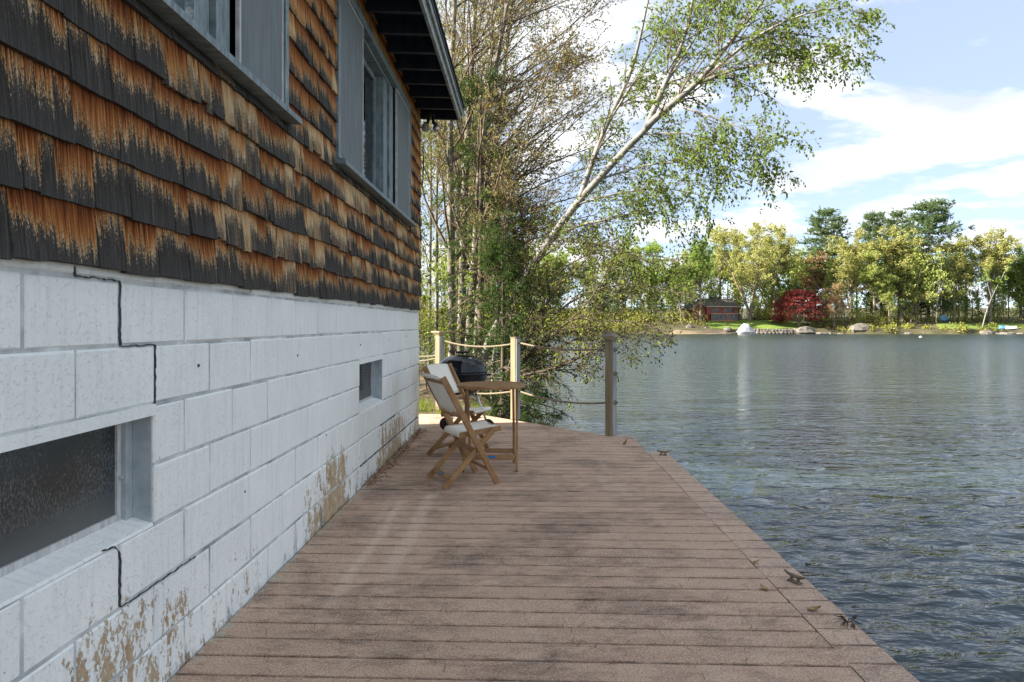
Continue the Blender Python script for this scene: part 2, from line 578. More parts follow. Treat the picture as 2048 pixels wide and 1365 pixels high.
def mat_water():
    m, nt, b = new_mat('lake_water', 0.05, (0.018, 0.030, 0.033), spec=0.85)
    b.inputs['IOR'].default_value = 1.333
    p = pos(nt)
    sp = N(nt, 'ShaderNodeSeparateXYZ')
    L(nt, p, sp.inputs[0])
    # open water is more ruffled by wind than the sheltered water by the deck
    L(nt, RAMP(nt, MATH(nt, 'DIVIDE', sp.outputs[1], 150.0), [(0.03, 0.04), (0.5, 0.27)]), b.inputs['Roughness'])
    n1 = NOISE(nt, MAPV(nt, p, (0.55, 1.35, 1), rot=(0, 0, R(-8))), 2.2, 4, 0.5, 0.5)
    n2 = NOISE(nt, MAPV(nt, p, (0.45, 1.3, 1), rot=(0, 0, R(10))), 0.6, 4, 0.55)
    n3 = NOISE(nt, MAPV(nt, p, (0.6, 1.5, 1), rot=(0, 0, R(-3))), 5.5, 2, 0.5, 0.6)
    h = MATH(nt, 'ADD', MATH(nt, 'ADD', n1, MATH(nt, 'MULTIPLY', n2, 1.1)), MATH(nt, 'MULTIPLY', n3, 0.26))
    bump(nt, b, h, 0.8, 0.10)
    return m


M = {}
M['block'] = mat_block()
M['mortar'] = mat_noise('painted_mortar', (0.27, 0.295, 0.30), (0.74, 0.765, 0.75), 7, 0.85)
M['reveal'] = mat_noise('grey_shaded_reveal', (0.30, 0.35, 0.375), (0.47, 0.52, 0.54), 12, 0.75)  # grey paint with the shade of the recess mixed into its colour
M['crack'] = mat_noise('crack_dirt', (0.03, 0.034, 0.038), (0.13, 0.14, 0.145), 30, 0.95)
M['shingle'] = mat_shingle()
M['tarpaper'] = mat_noise('dark_sheathing', (0.012, 0.010, 0.009), (0.03, 0.024, 0.02), 20, 0.9)
M['trim'] = mat_trim()
M['trim_pale'] = mat_noise('pale_trim', (0.36, 0.37, 0.37), (0.62, 0.61, 0.60), 16, 0.5, (1, 4, 1))
M['screen'] = mat_noise('insect_screen', (0.135, 0.16, 0.165), (0.20, 0.225, 0.23), 5, 0.75, (1, 6, 0.6), 4, 0.1)
M['glass'] = mat_glass('window_glass')
M['dirty_glass'] = mat_glass('dirty_glass', 1.0)
M['navy'] = mat_noise('navy_soffit_paint', (0.010, 0.016, 0.034), (0.028, 0.042, 0.075), 5, 0.55, (3, 1, 1))
M['fascia'] = mat_noise('weathered_fascia', (0.12, 0.14, 0.135), (0.44, 0.48, 0.46), 6, 0.7, (1, 2.5, 5), 8)
M['roofing'] = mat_noise('roof_felt', (0.04, 0.045, 0.05), (0.08, 0.085, 0.09), 30, 0.9)
M['deck'] = mat_deck('deck_board', (0.46, 0.305, 0.218), (0.60, 0.43, 0.315), (0.15, 0.108, 0.085), 0.85)
M['deck_edge'] = mat_deck('deck_edge_board', (0.49, 0.345, 0.255), (0.61, 0.45, 0.338), (0.21, 0.155, 0.125), 0.6)
M['joist'] = mat_noise('dark_joist', (0.05, 0.04, 0.032), (0.13, 0.10, 0.08), 9, 0.9)
M['teak'] = mat_noise('acacia_wood', (0.225, 0.115, 0.045), (0.40, 0.235, 0.11), 7, 0.5, (1, 1, 1), 7, 0.15, obj=True)
M['canvas'] = mat_noise('cream_canvas', (0.74, 0.70, 0.60), (0.83, 0.795, 0.71), 5, 0.9, (12, 12, 1.5), 4, 0.3, 0.004, obj=True)
M['blue'] = mat_noise('blue_tag', (0.01, 0.16, 0.46), (0.02, 0.23, 0.6), 8, 0.5)
M['enamel'] = mat_noise('black_enamel', (0.005, 0.007, 0.009), (0.011, 0.014, 0.018), 18, 0.10, bstr=0.03, spec=0.42)
M['alu'] = mat_noise('aluminium', (0.45, 0.46, 0.47), (0.62, 0.63, 0.64), 12, 0.35)
M['alu'].node_tree.nodes['Principled BSDF'].inputs['Metallic'].default_value = 0.9
M['rubber'] = mat_noise('black_plastic', (0.012, 0.012, 0.013), (0.03, 0.03, 0.03), 20, 0.5)
M['post'] = mat_noise('post_wood', (0.19, 0.155, 0.095), (0.34, 0.28, 0.175), 5, 0.8, (5, 5, 0.35), 7, 0.5, 0.01)
M['post_grey'] = mat_noise('shaded_grey_post', (0.20, 0.205, 0.20), (0.40, 0.41, 0.40), 5, 0.8, (6, 6, 0.3), 7, 0.6, 0.01)  # greyer post wood, for the faces turned from the sun
M['cap'] = mat_noise('post_cap_metal', (0.12, 0.11, 0.085), (0.22, 0.195, 0.14), 14, 0.5)
M['cap_lens'] = mat_noise('post_cap_lens', (0.34, 0.29, 0.16), (0.48, 0.43, 0.27), 10, 0.5)
M['rope'] = mat_noise('manila_rope', (0.15, 0.125, 0.085), (0.33, 0.285, 0.205), 80, 0.9, bstr=0.6)
M['iron'] = mat_noise('rusty_iron', (0.13, 0.10, 0.075), (0.27, 0.21, 0.155), 26, 0.7)
M['bulb'] = mat_noise('clear_bulb', (0.30, 0.29, 0.26), (0.42, 0.40, 0.36), 6, 0.08, bstr=0)
M['needle_litter'] = mat_noise('needle_litter', (0.13, 0.06, 0.028), (0.30, 0.16, 0.075), 30, 0.9)
M['dead_leaf'] = mat_noise('dead_leaf', (0.22, 0.13, 0.055), (0.42, 0.30, 0.15), 20, 0.9)
M['fleck'] = mat_noise('white_paint_fleck', (0.65, 0.66, 0.66), (0.8, 0.8, 0.8), 20, 0.9)
M['water'] = mat_water()
M['bark_grey'] = mat_lichen_bark()
M['bark_dark'] = mat_noise('dark_bark', (0.055, 0.042, 0.032), (0.16, 0.125, 0.095), 9, 0.9)
M['twig'] = mat_noise('twig_bark', (0.075, 0.055, 0.042), (0.17, 0.135, 0.105), 7, 0.9)
M['birch'] = mat_birch()
M['far_bark'] = mat_noise('far_bark', (0.10, 0.08, 0.055), (0.27, 0.225, 0.165), 1.6, 0.9)
M['pine_bark'] = mat_noise('pine_bark', (0.05, 0.038, 0.03), (0.125, 0.095, 0.075), 1.6, 0.9)
M['leaf_birch'] = mat_leaf('birch_leaf', (0.17, 0.225, 0.055), 0.5, 0.5)
M['leaf_maple'] = mat_leaf('maple_bud_leaf', (0.215, 0.195, 0.085), 0.4, 0.5)
M['leaf_maple_red'] = mat_leaf('maple_red_leaf', (0.26, 0.09, 0.05), 0.4, 0.4)
M['leaf_bank'] = mat_leaf('bank_leaf', (0.19, 0.225, 0.055), 0.5, 0.5)
M['needle'] = mat_leaf('hemlock_needle', (0.060, 0.098, 0.028), 0.3, 0.5)
M['cone'] = mat_noise('small_cone', (0.025, 0.018, 0.013), (0.06, 0.045, 0.03), 30, 0.9)
M['far_leaf'] = mat_leaf('far_leaf', (0.1, 0.1, 0.1), 0.46, 0.42, objcol=True)
M['ground'] = mat_noise('leaf_littered_bank', (0.055, 0.042, 0.026), (0.16, 0.125, 0.075), 1.3, 0.95, bdist=0.05)
M['far_ground'] = mat_noise('far_bank_soil', (0.045, 0.044, 0.022), (0.105, 0.095, 0.050), 0.35, 0.95, bdist=0.2)
M['grass'] = mat_noise('lawn_grass', (0.085, 0.150, 0.022), (0.17, 0.235, 0.045), 0.6, 0.95, bdist=0.1)
M['sand'] = mat_noise('beach_sand', (0.17, 0.135, 0.085), (0.27, 0.215, 0.145), 0.5, 0.95)
M['rock'] = mat_noise('granite', (0.075, 0.068, 0.058), (0.21, 0.192, 0.165), 1.4, 0.9, bdist=0.1)
M['redwall'] = mat_noise('red_clapboard', (0.26, 0.070, 0.055), (0.36, 0.105, 0.080), 1.2, 0.8, (0.4, 0.4, 6))
M['redtrim'] = mat_noise('red_trim', (0.34, 0.13, 0.09), (0.45, 0.18, 0.12), 2, 0.7)
M['tantrim'] = mat_noise('tan_trim', (0.34, 0.27, 0.20), (0.46, 0.38, 0.29), 2, 0.7)
M['far_roof'] = mat_noise('grey_shingle_roof', (0.065, 0.06, 0.055), (0.125, 0.118, 0.11), 2.2, 0.9)
M['far_glass'] = mat_noise('far_window_glass', (0.03, 0.04, 0.045), (0.10, 0.13, 0.15), 1.0, 0.1, bstr=0)
M['whitewrap'] = mat_noise('white_boat_wrap', (0.42, 0.43, 0.45), (0.55, 0.56, 0.58), 0.8, 0.6, bdist=0.1)
M['bluewrap'] = mat_noise('blue_tarp', (0.05, 0.22, 0.42), (0.16, 0.36, 0.55), 0.8, 0.5)
M['plank_grey'] = mat_noise('grey_dock_wood', (0.12, 0.11, 0.10), (0.26, 0.24, 0.21), 1.5, 0.9)

# ------------------------------------------------------------------ water
WATER_Z = -1.0


def build_water():
    rng = np.random.default_rng(3)
    ys = [-1.5]
    while ys[-1] < 175:
        Y = ys[-1]
        ys.append(Y + max(0.036, abs(Y) * 0.0105))
    ys = np.array(ys)
    s = np.linspace(-0.75, 1.25, 470)
    YY = np.repeat(ys[:, None], len(s), 1)
    XX = s[None, :] * (YY * 0.93 + 8.0)
    sp = np.maximum(np.gradient(ys)[:, None], .45 * (s[1] - s[0]) * (YY * .93 + 8.0))
    Z = np.zeros_like(XX)
    lam = np.exp(rng.uniform(math.log(0.13), math.log(0.55), 90))
    for l in lam:
        th = R(90 + 10) + rng.normal(0, 0.55)
        k = 2 * math.pi / l
        a = 0.0036 * l ** 0.9
        w = np.clip((l / sp - 2.2) / 2.0, 0, 1)
        ph = k * (XX * math.cos(th) + YY * math.sin(th)) + rng.uniform(0, 6.28)
        Z += w * a * (np.sin(ph) + 0.22 * np.cos(2 * ph))
    V = np.stack([XX, YY, Z + WATER_Z], -1).reshape(-1, 3)
    r, c = XX.shape
    i = np.arange(r * c).reshape(r, c)
    F = np.stack([i[:-1, :-1], i[:-1, 1:], i[1:, 1:], i[1:, :-1]], -1).reshape(-1, 4)
    o = np_mesh('water', V, F, M['water'], None, True)
    tag(o, 'rippled blue-grey lake water reaching the far wooded shore', 'lake', kind='structure')


build_water()
lb = MB()
lb.add([(-400, -200, -2.6), (600, -200, -2.6), (600, 700, -2.6), (-400, 700, -2.6)], [(0, 1, 2, 3)])
tag(lb.build('lake_bed', M['far_ground']), 'dark bed of the lake under the water', 'ground', kind='structure')


# ------------------------------------------------------------------ far shore terrain
def shore_y(x):
    return 150 + 1.6 * np.sin(x * 0.11 + 1) + 1.1 * np.sin(x * 0.31) - 0.00045 * np.minimum(x - 60, 0) ** 2 * 0.9


def smooth(t):
    t = np.clip(t, 0, 1)
    return t * t * (3 - 2 * t)


def far_h(x, y):
    d = y - shore_y(x)
    h = -1.5 + 0.5 * smooth((d + 2) / 2.0) + 1.05 * smooth(d / 1.6) + 2.0 * smooth((d - 1) / 13.0) + 0.035 * np.maximum(d - 12, 0)
    return h + 0.12 * np.sin(x * 0.7 + y * 0.4) * smooth(d / 3)


def build_far():
    xs = np.linspace(-260, 330, 300)
    ds = np.concatenate([np.linspace(-3, 4, 20), np.linspace(4.6, 30, 26), np.linspace(34, 260, 22)])
    X = np.repeat(xs[:, None], len(ds), 1)
    Y = shore_y(X) + ds[None, :]
    Z = far_h(X, Y)
    V = np.stack([X, Y, Z], -1).reshape(-1, 3)
    r, c = X.shape
    i = np.arange(r * c).reshape(r, c)
    F = np.stack([i[:-1, :-1], i[1:, :-1], i[1:, 1:], i[:-1, 1:]], -1).reshape(-1, 4)
    tag(np_mesh('far_bank_terrain', V, F, M['far_ground'], None, True), 'low wooded bank along the far side of the lake', 'shore', kind='structure')


build_far()


def sheet(name, mat, x0, x1, d0, d1, lift, label, cat, nx=40, nd=14, wob=0.6):
    xs = np.linspace(x0, x1, nx)
    t = np.linspace(0, 1, nd)
    X = np.repeat(xs[:, None], nd, 1)
    u = (xs - x0) / (x1 - x0)
    a = d0 + wob * np.sin(xs * 0.9)
    bnd = d0 + (d1 - d0) * np.minimum(1, 3.0 * np.sqrt(np.clip(u * (1 - u), 0, 1))) + wob * np.sin(xs * 0.6 + 2)
    D = a[:, None] * (1 - t)[None, :] + np.maximum(bnd, a + .1)[:, None] * t[None, :]
    Y = shore_y(X) + D
    Z = far_h(X, Y) + lift
    V = np.stack([X, Y, Z], -1).reshape(-1, 3)
    i = np.arange(nx * nd).reshape(nx, nd)
    F = np.stack([i[:-1, :-1], i[1:, :-1], i[1:, 1:], i[:-1, 1:]], -1).reshape(-1, 4)
    tag(np_mesh(name, V, F, mat, None, True), label, cat, kind='structure')


sheet('lawn', M['grass'], 41, 66, 1.9, 13, 0.07, 'sunlit green lawn sloping down in front of the red house', 'lawn', wob=0.3)
sheet('lawn', M['grass'], 92, 117, 2.6, 9, 0.07, 'strip of green lawn on the bank at far right', 'lawn', wob=0.3)
sheet('beach', M['sand'], 31, 45.5, -0.25, 1.1, 0.07, 'narrow pale sand beach left of the small dock', 'beach', wob=0.12)

# ------------------------------------------------------------------ near bank (left, behind the house)
def bank_h(x, y):
    # shoreline distance: point of land behind the house, dropping to the lake on the right
    edge = 0.28 + 0.2 * np.sin(y * 0.9) - 0.09 * np.maximum(y - 13, 0) ** 1.35
    d = edge - x
    d = np.minimum(d, (y - 9.42) * 2.0)
    d = np.minimum(d, (24 - y))
    return -1.5 + 1.38 * smooth((d + 0.7) / 1.6) + 0.02 * np.maximum(d, 0) + 0.04 * np.sin(x * 3 + y * 2.3)


def build_bank():
    xs = np.linspace(-16, 1.6, 90)
    ys = np.linspace(9.42, 25, 70)
    X, Y = np.meshgrid(xs, ys, indexing='ij')
    Z = bank_h(X, Y)
    V = np.stack([X, Y, Z], -1).reshape(-1, 3)
    r, c = X.shape
    i = np.arange(r * c).reshape(r, c)
    F = np.stack([i[:-1, :-1], i[1:, :-1], i[1:, 1:], i[:-1, 1:]], -1).reshape(-1, 4)
    tag(np_mesh('near_bank_ground', V, F, M['ground'], None, True), 'leaf-littered bank behind the house where the trees stand', 'ground', kind='structure')


build_bank()

# ------------------------------------------------------------------ the house beside the deck
WX = -1.253            # painted face of the block wall
H_END = 8.07           # far corner of the house
house = empty('boathouse', (-4.0, 3.0, 0), 'weathered shingle house on a white painted block wall beside the deck', 'house')
OPEN_B = [(0.98, 2.312), (5.18, 6.04)]     # basement window openings along the wall
OZ0, OZ1 = 0.571, 0.942
COURSES = [-0.12, 0.165, 0.368, 0.571, 0.774, 0.977, 1.180, 1.383, 1.586]


def rects_with_holes(y0, y1, z0, z1, holes):
    ysx = sorted({y0, y1} | {h[0] for h in holes} | {h[1] for h in holes})
    zsx = sorted({z0, z1} | {h[2] for h in holes} | {h[3] for h in holes})
    out = []
    for a, b_ in zip(ysx[:-1], ysx[1:]):
        for c, d in zip(zsx[:-1], zsx[1:]):
            my, mz = (a + b_) / 2, (c + d) / 2
            if any(h[0] < my < h[1] and h[2] < mz < h[3] for h in holes):
                continue
            out.append((a, b_, c, d))
    return out


mb = MB()
holes = [(a - 0.004, b_ + 0.004, OZ0 - 0.004, OZ1 + 0.02) for a, b_ in OPEN_B]
for a, b_, c, d in rects_with_holes(-1.0, H_END - 0.004, -0.3, 1.45, holes):
    mb.box((WX - 0.145, a, c), (WX - 0.0055, b_, d))
foundation = mb.build('foundation_wall', M['mortar'], house)


def chamfer_block(y0, y1, z0, z1, jx, c=0.007, depth=0.135):
    x1 = WX + jx
    x0 = WX - depth
    b = MB()
    vs = [(x0, y0, z0), (x0, y1, z0), (x0, y1, z1), (x0, y0, z1),
          (x1 - c, y0, z0), (x1 - c, y1, z0), (x1 - c, y1, z1), (x1 - c, y0, z1),
          (x1, y0 + c, z0 + c), (x1, y1 - c, z0 + c), (x1, y1 - c, z1 - c), (x1, y0 + c, z1 - c)]
    fs = [(3, 2, 1, 0)]
    for k in range(4):
        n = (k + 1) % 4
        fs += [(k, n, 4 + n, 4 + k), (4 + k, 4 + n, 8 + n, 8 + k)]
    fs.append((8, 9, 10, 11))
    return b.add(vs, fs)


rb = random.Random(4)
J = 0.0042
for ci in range(len(COURSES) - 1):
    z0, z1 = COURSES[ci], COURSES[ci + 1]
    if ci == len(COURSES) - 2:
        z1 = 1.44
    ph = 2.314 if ci % 2 == 1 else 2.114
    start = ph - 0.4064 * 8
    edges = [start + 0.4064 * k for k in range(24)]
    edges = [e for e in edges if -1.0 < e < H_END - 0.05]
    edges = [-1.0] + edges + [H_END]
    zc_ = (z0 + z1) / 2
    for y0, y1 in zip(edges[:-1], edges[1:]):
        segs = [(y0, y1)]
        if OZ0 - .01 < zc_ < OZ1 + .02:
            for a, b_ in OPEN_B:
                ns = []
                for s0, s1 in segs:
                    if s1 <= a or s0 >= b_:
                        ns.append((s0, s1))
                    else:
                        if s0 < a - .03:
                            ns.append((s0, a))
                        if s1 > b_ + .03:
                            ns.append((b_, s1))
                segs = ns
        for s0, s1 in segs:
            j0 = 0 if any(abs(s0 - b_) < .01 for a, b_ in OPEN_B) else J
            j1 = 0 if any(abs(s1 - a) < .01 for a, b_ in OPEN_B) or s1 == H_END else J
            jz = rb.uniform(-.0022, .0022)
            chamfer_block(s0 + j0 + rb.uniform(0, .001), s1 - j1 - rb.uniform(0, .001), z0 + J + jz, z1 - J + jz, rb.uniform(-.0028, .0020)).build('block', M['block'], foundation)
# lintels over the basement windows
for a, b_ in OPEN_B:
    MB().box((WX - 0.13, a + .001, OZ1), (WX + 0.004, b_ - .001, 0.977 + 0.002)).build('lintel', M['block'], foundation)
# stepped settlement crack
rc = random.Random(9)


def crack(pts, w):
    """jagged open joint: a strip of dark grit standing in the joint, following pts (y,z)"""
    out = []
    for (ya, za), (yb, zb) in zip(pts[:-1], pts[1:]):
        n = max(3, int(math.hypot(yb - ya, zb - za) / 0.012))
        for k in range(n):
            t = k / n
            out.append((ya + (yb - ya) * t + rc.uniform(-.0032, .0032), za + (zb - za) * t + rc.uniform(-.0032, .0032)))
    out.append(pts[-1])
    b = MB()
    vs = []
    for i, (y, z) in enumerate(out):
        y2, z2 = out[min(i + 1, len(out) - 1)]
        y1, z1 = out[max(i - 1, 0)]
        dy, dz = y2 - y1, z2 - z1
        l = math.hypot(dy, dz) or 1
        ww = w * rc.uniform(.5, 1.2) * (.25 + 1.1 * abs(math.sin(i * .21 + pts[0][0] * 7) * math.sin(i * .083 + 1.3)))
        for sgn in (-1, 1):
            vs.append((WX + 0.0026, y - dz / l * ww * sgn, z + dy / l * ww * sgn))
            vs.append((WX - 0.02, y - dz / l * ww * sgn, z + dy / l * ww * sgn))
    fs = []
    for i in range(len(out) - 1):
        a = i * 4
        fs += [(a, a + 4, a + 6, a + 2), (a, a + 1, a + 5, a + 4), (a + 2, a + 6, a + 7, a + 3)]
    b.add(vs, fs)
    b.build('crack', M['crack'], foundation)


crack([(1.90, 1.41), (1.905, 1.385), (2.114, 1.383), (2.114, 1.18), (2.314, 1.18), (2.314, 0.98)], 0.0011)
crack([(2.03, 0.578), (2.09, 0.566), (2.114, 0.54), (2.114, 0.368), (2.314, 0.368), (2.60, 0.366)], 0.0007)
crack([(5.2, 0.166), (6.1, 0.164), (7.95, 0.165)], 0.0032)
crack([(5.9, 0.368), (6.6, 0.367)], 0.003)
# small drilled holes with stubs of tie wire
for y, z in ((2.62, 1.09), (3.76, 1.075), (5.2, 1.09), (6.3, 1.1), (7.2, 1.12), (4.3, 0.55), (3.05, 0.5)):
    MB().tube([(WX - .01, y, z), (WX + .003, y, z)], 0.0062, 7).build('plug', M['crack'], foundation)

# basement windows
for wi, (a, b_) in enumerate(OPEN_B):
    w = MB().box((WX - 0.142, a, OZ0 + 0.02), (WX - 0.118, b_, OZ1 + 0.008)).build('basement_window', M['tarpaper'], house)
    gx = WX - 0.100
    fw = 0.022
    f = MB()
    f.box((gx - .012, a + .002, OZ0 + .03), (gx + .012, b_ - .045, OZ0 + .03 + fw))
    f.box((gx - .012, a + .002, OZ1 - .012), (gx + .012, b_ - .045, OZ1 - .002))
    f.box((gx - .0125, b_ - .045 - fw, OZ0 + .029), (gx + .0125, b_ - .045, OZ1 - .003))
    f.box((gx - .0125, a + .002, OZ0 + .029), (gx + .0125, a + .002 + fw, OZ1 - .003))
    f.build('frame', M['trim_pale'], w)
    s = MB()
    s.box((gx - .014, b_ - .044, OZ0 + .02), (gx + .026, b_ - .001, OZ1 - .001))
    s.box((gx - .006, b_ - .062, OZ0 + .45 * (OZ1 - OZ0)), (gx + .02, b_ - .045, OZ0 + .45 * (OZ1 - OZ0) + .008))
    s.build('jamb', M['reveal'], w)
    MB().box((gx - .006, a + .02, OZ0 + .045), (gx + .004, b_ - .06, OZ1 - .01)).build('pane', M['dirty_glass'], w)
    MB().box((gx + .027, b_ - .004, OZ0 + .012), (WX - .012, b_ - .0006, OZ1 - .0015)).build('reveal', M['reveal'], w)  # plate over the block ends, grey paint darkened for shade in the opening
    sl = MB()
    sl.add([(gx - .01, a, OZ0), (gx - .01, b_ - .001, OZ0), (gx - .01, b_ - .001, OZ0 + .036), (gx - .01, a, OZ0 + .036),
            (WX - .004, a, OZ0 - .003), (WX - .004, b_ - .001, OZ0 - .003), (WX - .008, b_ - .001, OZ0 + .006), (WX - .008, a, OZ0 + .006)],
           [(0, 3, 2, 1), (4, 5, 6, 7), (3, 7, 6, 2), (0, 1, 5, 4), (1, 2, 6, 5), (0, 4, 7, 3)])
    sl.build('sill', M['block'], w)

# shingled wall
SX = -1.247
SZ0, SZ1 = 1.412, 3.80
WIN = [(0.62, 3.52), (4.46, 7.30)]
WZ0, WZ1 = 2.30, 3.575
mb = MB()
for a, b_, c, d in rects_with_holes(-1.0, 8.085, SZ0 + .006, SZ1, [(a + .03, b_ - .03, WZ0 + .05, WZ1 - .03) for a, b_ in WIN]):
    mb.box((SX - 0.06, a, c), (SX - .001, b_, d))
siding = mb.build('shingle_siding', M['tarpaper'], house)
EXPO = 0.1665


def shingle_geo(y0, y1, zb, ztop, rs, clip_top=None):
    th = rs.uniform(0.012, 0.024)
    jb = rs.uniform(-.009, .006) if clip_top is None else rs.uniform(-.002, .002)
    cup = rs.uniform(-.0015, .004)
    tilt = rs.uniform(-.003, .003)
    V, UV = [], []
    rows = [0.0, 0.10, 0.55, 1.0]
    H = ztop - zb
    for t in rows:
        for u in (0, .33, .67, 1):
            y = y0 + (y1 - y0) * u
            z = zb + jb * (1 - t) + (rs.uniform(-.0022, .0022) if t == 0 else 0) + H * t
            x = SX + th * (1 - t) + .0035 + cup * (2 * u - 1) ** 2 * (1 - t) + tilt * (u - .5) * (1 - t)
            if t == 0:
                x -= .0012
            V.append((x, y, z))
            UV.append((u, (z - zb) / EXPO))
    F = []
    for r_ in range(3):
        for c_ in range(3):
            i = r_ * 4 + c_
            F.append((i, i + 1, i + 5, i + 4))
    # butt and sides
    b0 = len(V)
    for u in (0, 1):
        V.append((SX, y0 + (y1 - y0) * u, zb + jb))
        UV.append((u, 0))
    for u in (0, 1):
        V.append((SX, y0 + (y1 - y0) * u, ztop))
        UV.append((u, 1))
    F += [(0, b0, b0 + 1, 3, 2, 1), (0, 4, 8, 12, b0 + 2, b0), (3, b0 + 1, b0 + 3, 15, 11, 7)]
    return V, F, UV


def shingle_mesh(items, name):
    V, F, UV, T, Wn = [], [], [], [], []
    for (v, f, uv, t, w) in items:
        b = len(V)
        V += v
        UV += uv
        F += [tuple(b + i for i in q) for q in f]
        T += [t] * len(v)
        Wn += [w] * len(v)
    hp = wloc(siding)
    me = bpy.data.meshes.new(name)
    me.from_pydata([(x - hp.x, y - hp.y, z - hp.z) for x, y, z in V], [], F)
    ul = me.uv_layers.new(name='UVMap')
    li = np.empty(len(me.loops), dtype=np.int32)
    me.loops.foreach_get('vertex_index', li)
    ul.data.foreach_set('uv', np.array(UV, dtype=np.float32)[li].ravel())
    me.attributes.new('tone', 'FLOAT', 'POINT').data.foreach_set('value', np.array(T, dtype=np.float32))
    me.attributes.new('worn', 'FLOAT', 'POINT').data.foreach_set('value', np.array(Wn, dtype=np.float32))
    me.materials.append(M['shingle'])
    me.update()
    return me


rs = random.Random(21)
cells = []
for ci in range(15):
    zb = SZ0 + EXPO * ci
    zt = zb + EXPO + 0.04
    if zb > SZ1 - .05:
        break
    zt = min(zt, SZ1)
    y = -1.0 + rs.uniform(-.1, 0)
    while y < 8.10:
        w_ = rs.choice((.06, .075, .09, .11, .13, .15, .17, .2, .22)) * rs.uniform(.9, 1.1)
        if 2.6 < y and rs.random() < .35:
            w_ *= .6
        y1 = min(y + w_, 8.105)
        if 8.105 - y1 < .05:
            y1 = 8.105
        g = rs.uniform(.0006, .0036) if rs.random() < .6 else rs.uniform(.0002, .001)
        segs = [(y + g, y1 - g, zb, zt)]
        for a, b_ in WIN:
            ns = []
            for (p0, p1, q0, q1) in segs:
                if p1 <= a or p0 >= b_ or q1 <= WZ0 or q0 >= WZ1:
                    ns.append((p0, p1, q0, q1))
                    continue
                if p0 < a - .012:
                    ns.append((p0, a, q0, q1))
                if p1 > b_ + .012:
                    ns.append((b_, p1, q0, q1))
                m0, m1 = max(p0, a), min(p1, b_)
                if q0 < WZ0 - .012:
                    ns.append((m0, m1, q0, WZ0))
                if q1 > WZ1 + .03:
                    ns.append((m0, m1, max(q0, WZ1), q1))
            segs = ns
        for (p0, p1, q0, q1) in segs:
            if p1 - p0 < .012:
                continue
            tone = rs.random()
            ym, zm = (p0 + p1) / 2, (q0 + q1) / 2
            # patches where the face has split away and bare pale wood shows
            pw = 0.07 + 0.50 * math.exp(-((ym - 3.1) / .55) ** 2) * (1 if zm < 2.2 else 0) + (0.32 if 3.5 < ym < 7.9 and zm < 2.5 else 0)
            if ym < 2.3:
                pw = .03
            if zm < 1.56 and not 2.75 < ym < 3.05:
                pw *= .25
            worn = rs.uniform(.35, 1.0) if rs.random() < pw else 0.0
            if worn and rs.random() < .5:
                q0b = q0 + rs.uniform(0, .02)
            else:
                q0b = q0
            v, f, uv = shingle_geo(p0, p1, q0b, q1, rs, 1 if q1 - q0 < .2 else None)
            Y = max(ym, 0.6)
            pxx = 1050 - 1.24 / Y * 1365
            pyy = 648 - (zm - CAM_H) / Y * 1365
            area = (p1 - p0) * .165 / Y ** 3
            vis = -60 < pxx < 900 and -50 < pyy < 700 and ym > 1.3
            cells.append((area if vis else 0, (v, f, uv, tone, worn)))
        y = y1
cells.sort(key=lambda q: -q[0])
for _, it in cells[:300]:
    o = bpy.data.objects.new('shingle', shingle_mesh([it], 'shingle'))
    COL.objects.link(o)
    o.parent = siding
o = bpy.data.objects.new('shingles_beyond', shingle_mesh([it for _, it in cells[300:]], 'shingles_beyond'))
COL.objects.link(o)
o.parent = siding
o['kind'] = 'stuff'


